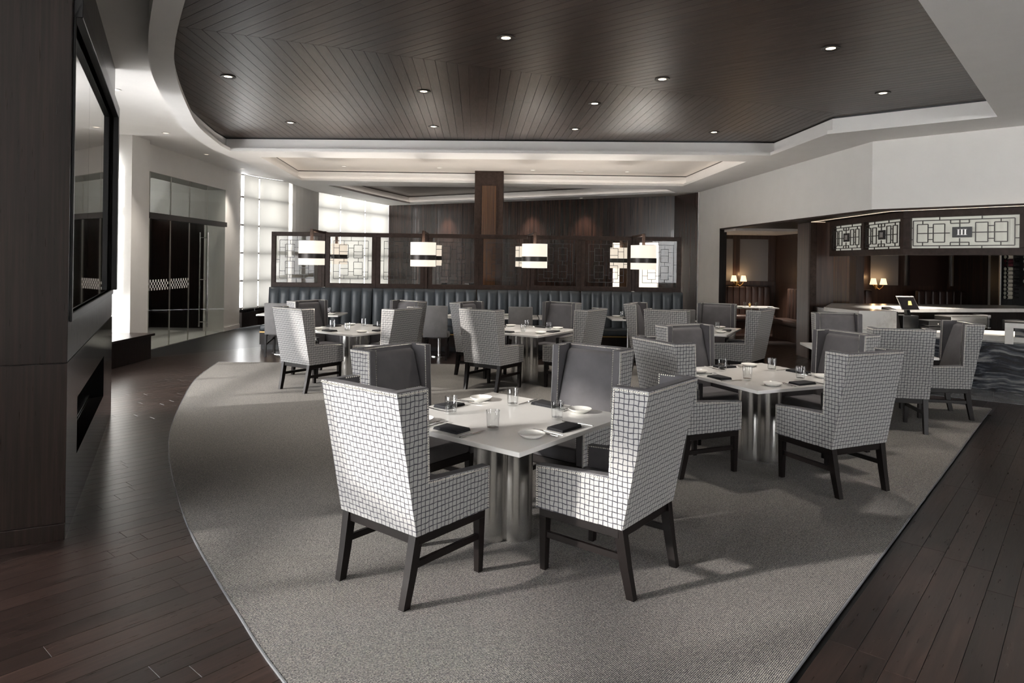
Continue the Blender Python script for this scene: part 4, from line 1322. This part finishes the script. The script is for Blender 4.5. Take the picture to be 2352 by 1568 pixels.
# back-bar equipment
sk = empty('steel_sink', (7.5, 11.3, tz), R(12), 'steel bar sink box under the far counter', 'sink')
MB().box(-.35, .35, -.1, .25, 0, .20).build('basin', 'steel', sk, bevel=.01)
MB().box(.36, .42, -.1, .2, 0, .22).build('side_panel', 'chrome', sk)
fz = empty('bar_hose', (8.3, 10.9, tz), 0, 'black bar dispenser hose hanging under the counter', 'hose')
MB().tube([(0, .1, .20), (.03, .05, .26), (.10, .0, .20), (.14, -.03, .10), (.22, -.04, .02)], .018, 10).build('hose', 'black', fz, smooth=True)
MB().box(-.25, .0, .0, .3, 0, .16).build('dispenser', 'black', fz, bevel=.01)
for i, (x, y) in enumerate(((6.98, 10.72), (7.06, 10.80), (7.12, 10.66), (7.18, 10.76))):
    single('water_glass', GLASS, (x, y, tz + .0005), 0, 'clear glass standing beside the cash drawer on the bar', 'glass', 'glasses beside the cash drawer')

# ------------------------------------------------------------------ booths behind
bw = struct(empty('wall_booth', (5.2, 18.0, 0)), 'dark panelled booth wall with grey inset panels')
MB().box(-.1, 7.0, .02, .12, 0, 2.6).build('backing', 'booth_wood', bw)
for x0, x1 in ((.02, .62), (.80, 1.55), (4.6, 5.4)):
    MB().box(x0, x1, -.005, .03, 1.34, 2.44).build('grey_inset', 'grey_panel', bw)
for x0, x1 in ((.62, .80), (1.55, 1.75), (4.42, 4.6), (5.4, 5.6)):
    MB().box(x0, x1, -.02, .03, 0, 2.6).build('post', 'booth_wood', bw, bevel=.003, seg=1)
MB().box(-.1, 7.0, -.03, .03, 1.22, 1.34).build('dado_rail', 'booth_wood', bw, bevel=.003, seg=1)
bd = struct(empty('wall_booth_divider', (6.95, 18.0, 0)), 'dark panelled side wall of the booth')
MB().prism([(0, 0), (.10, 0), (.32, -3.9), (.16, -3.9)], 0, 2.6).build('backing', 'booth_wood', bd)
MB().prism([(-.012, -.3), (.01, -.3), (.10, -2.2), (.075, -2.2)], 1.3, 2.45).build('inset', 'brown_leather', bd)
rr = struct(empty('wall_bar_rear', (7.4, 17.2, 0)), 'dark panelled wall seen across the bar')
MB().box(0, 4.6, .0, .1, 0, 2.6).build('backing', 'booth_wood', rr)
for x0, x1, mt in ((.15, .95, 'brown_leather'), (1.62, 2.32, 'grey_panel'), (2.6, 3.55, 'brown_leather')):
    MB().box(x0, x1, -.03, .005, 1.30, 2.1).build('inset', mt, rr)
for x in (.08, 1.02, 1.36, 2.5, 3.66):
    MB().box(x, x + .035, -.05, .0, 1.3, 2.6).build('bead', 'silver', rr)
def booth_seat(x, y, w, rz, label, depth=.55):
    b = empty('booth_bench', (x, y, 0), rz, label, 'booth seat', 'brown booth seats')
    k = max(3, int(w / .16))
    for i in range(k):
        MB().box(-w / 2 + i * w / k + .002, -w / 2 + (i + 1) * w / k - .002, -.14, .0, .47, 1.2).build('back_channel', 'brown_leather', b, bevel=.03, smooth=True, seg=3)
    MB().box(-w / 2, w / 2, -depth, -.10, .34, .48).build('seat_cushion', 'brown_leather', b, bevel=.04, smooth=True, seg=3)
    MB().box(-w / 2, w / 2, -depth + .06, .0, 0, .335).build('base', 'booth_wood', b)
booth_seat(5.95, 17.95, 1.6, 0, 'brown leather booth bench along the back of the left booth')
booth_seat(6.93, 16.0, 1.5, R(-87), 'brown leather booth bench on the right side of the left booth')
booth_seat(8.2, 16.6, 1.0, 0, 'brown leather booth back seen above the bar, left of the sconce')
booth_seat(10.4, 16.6, 1.2, 0, 'brown leather booth back seen above the bar, right of the sconce')
bt2 = empty('booth_table', (5.85, 16.55, 0), 0, 'white table set for dinner inside the booth', 'table')
MB().box(-.55, .50, -.38, .38, .722, .75).build('table_top', 'white_quartz', bt2, bevel=.003)
MB().cyl((0, 0), .04, .02, .722, 20).build('post', 'chrome', bt2, smooth=True)
MB().lathe([(.0001, 0), (.22, 0), (.22, .012), (.05, .025), (.0001, .025)], 32).build('base_disc', 'chrome', bt2, smooth=True)
for x, y, lb in ((5.62, 16.42, 'left'), (5.86, 16.4, 'middle'), (5.95, 16.55, 'right')):
    single('water_glass', GLASS, (x, y, .7505), 0, 'clear water glass on the booth table, ' + lb, 'glass', 'glasses on the booth table')
for x, y, lb in ((5.45, 16.3, 'left'), (6.18, 16.3, 'right')):
    single('side_plate', PLATEM, (x, y, .7505), 0, 'small white plate on the booth table, ' + lb, 'plate', 'plates on the booth table')
cdl = empty('candle_holder', (5.76, 16.5, .7505), 0, 'small brass candle holder on the booth table', 'candle')
MB().lathe([(.0001, 0), (.025, 0), (.02, .05), (.03, .08), (.0001, .08)], 16).build('cup', 'brass', cdl, smooth=True)
MB().cyl((0, 0), .012, .08, .11, 12).build('candle', 'china', cdl)
def sconce(x, y, z, label):
    s_ = empty('wall_sconce', (x, y, z), 0, label, 'wall lamp', 'twin shade sconces')
    MB().cyl((0, 0), .05, -.05, .05, 20).build('back_plate', 'brass', s_)
    for k in (-1, 1):
        MB().tube([(0, -.02, -.02), (k * .05, -.08, -.07), (k * .10, -.11, -.02), (k * .125, -.12, .03)], .010, 8).build('arm', 'brass', s_, smooth=True)
        MB().lathe([(.085, .05), (.052, .20), (.049, .20), (.082, .05)], 24, (k * .125, -.12, 0), close=True).build('shade', 'sconce_glow', s_, smooth=True)
        l = bpy.data.lights.new('bulb', 'POINT'); l.energy = .8; l.color = (1, .62, .3); l.shadow_soft_size = .03
        o = bpy.data.objects.new('bulb', l); COL.objects.link(o); o.parent = s_; o.location = (k * .125, -.12, .23)
sconce(5.92, 17.93, 1.28, 'lit twin shade sconce on the booth wall left of the bar')
sconce(9.12, 17.1, 1.27, 'lit twin shade sconce on the wall above the till')
bl = empty('booth_pendant_lamp', (6.72, 15.8, 2.2), 0, 'small lit glass shade at the booth edge', 'lamp')
MB().lathe([(.03, .12), (.07, .0), (.066, .0), (.026, .12)], 20, close=True).build('shade', 'sconce_glow', bl, smooth=True)
MB().tube([(0, 0, .1), (0, 0, .345)], .006, 6).build('rod', 'bronze', bl)

for x, y, z, w_, lb in ((6.9, 11.4, 2.597, 320, 'over the till'), (8.2, 10.6, 2.597, 320, 'over the right end of the bar'), (8.6, 15.4, 2.597, 420, 'over the aisle behind the bar'), (6.1, 16.9, 2.542, 220, 'over the booth table')):  # fill lamps added to brighten the dark bar and booths
    downlight(x, y, z, 'added fill downlight in the dark soffit ' + lb, RINGW, LENSW, w_, 'added fill downlights in the bar soffit')
# wine wall
wr = empty('wine_rack', (10.55, 14.4, 0), 0, 'tall black glass fronted wine rack at the right picture edge', 'wine rack')
MB().box(-.25, 1.5, .22, .26, 0, 2.55).build('back_panel', 'black', wr)
MB().box(-.27, -.25, -.05, .26, 0, 2.55).build('side_panel', 'black', wr)
MB().box(-.30, -.27, -.06, -.03, 0, 2.55).build('metal_edge', 'silver', wr)
for x in (.02, .40, .78):
    for y in (-.02, .15): MB().box(x - .006, x + .006, y, y + .012, .9, 2.5).build('rail', 'bronze', wr)
BOT = MB().lathe([(.0001, 0), (.036, 0), (.038, .02), (.038, .19), (.015, .24), (.014, .30), (.0001, .30)], 16).mesh('glass_body', 'bottle_glass', smooth=True)
CAPS = [MB().lathe([(.0385, .04), (.0392, .04), (.0392, .15), (.0385, .15)], 16, close=True).mesh('paper_label', mt, smooth=True) for mt in ('label_paper', 'wine_red')]
END = [MB().lathe([(.0001, -.002), (.036, -.002), (.036, .03), (.0001, .03)], 16).mesh('foil', mt, smooth=True) for mt in ('label_paper', 'wine_red')]
def bottle(x, y, z, kind, label):
    b = empty('wine_bottle', (x, y, z), 0, label, 'wine bottle', 'wine bottles lying in the rack')
    b.rotation_euler = (0, R(90), R(4))
    add('glass_body', BOT, b); add('paper_label', CAPS[kind], b); add('foil', END[kind], b)
ow = ['lowest', 'second', 'third', 'fourth', 'fifth', 'sixth', 'seventh', 'eighth', 'ninth', 'tenth', 'top']
for k in range(11):
    bottle(10.42, 14.42, 1.16 + k * .085, 1 if k in (8, 9) else 0, 'wine bottle lying in the left column of the wine rack, %s from the bottom' % ow[k])
for k, kk in enumerate((3, 4, 5, 7, 8, 9, 10)):
    bottle(10.83, 14.42, 1.16 + kk * .085, 1 if kk in (3, 5, 8) else 0, 'wine bottle lying in the right column of the wine rack, %s from the bottom' % ow[k])
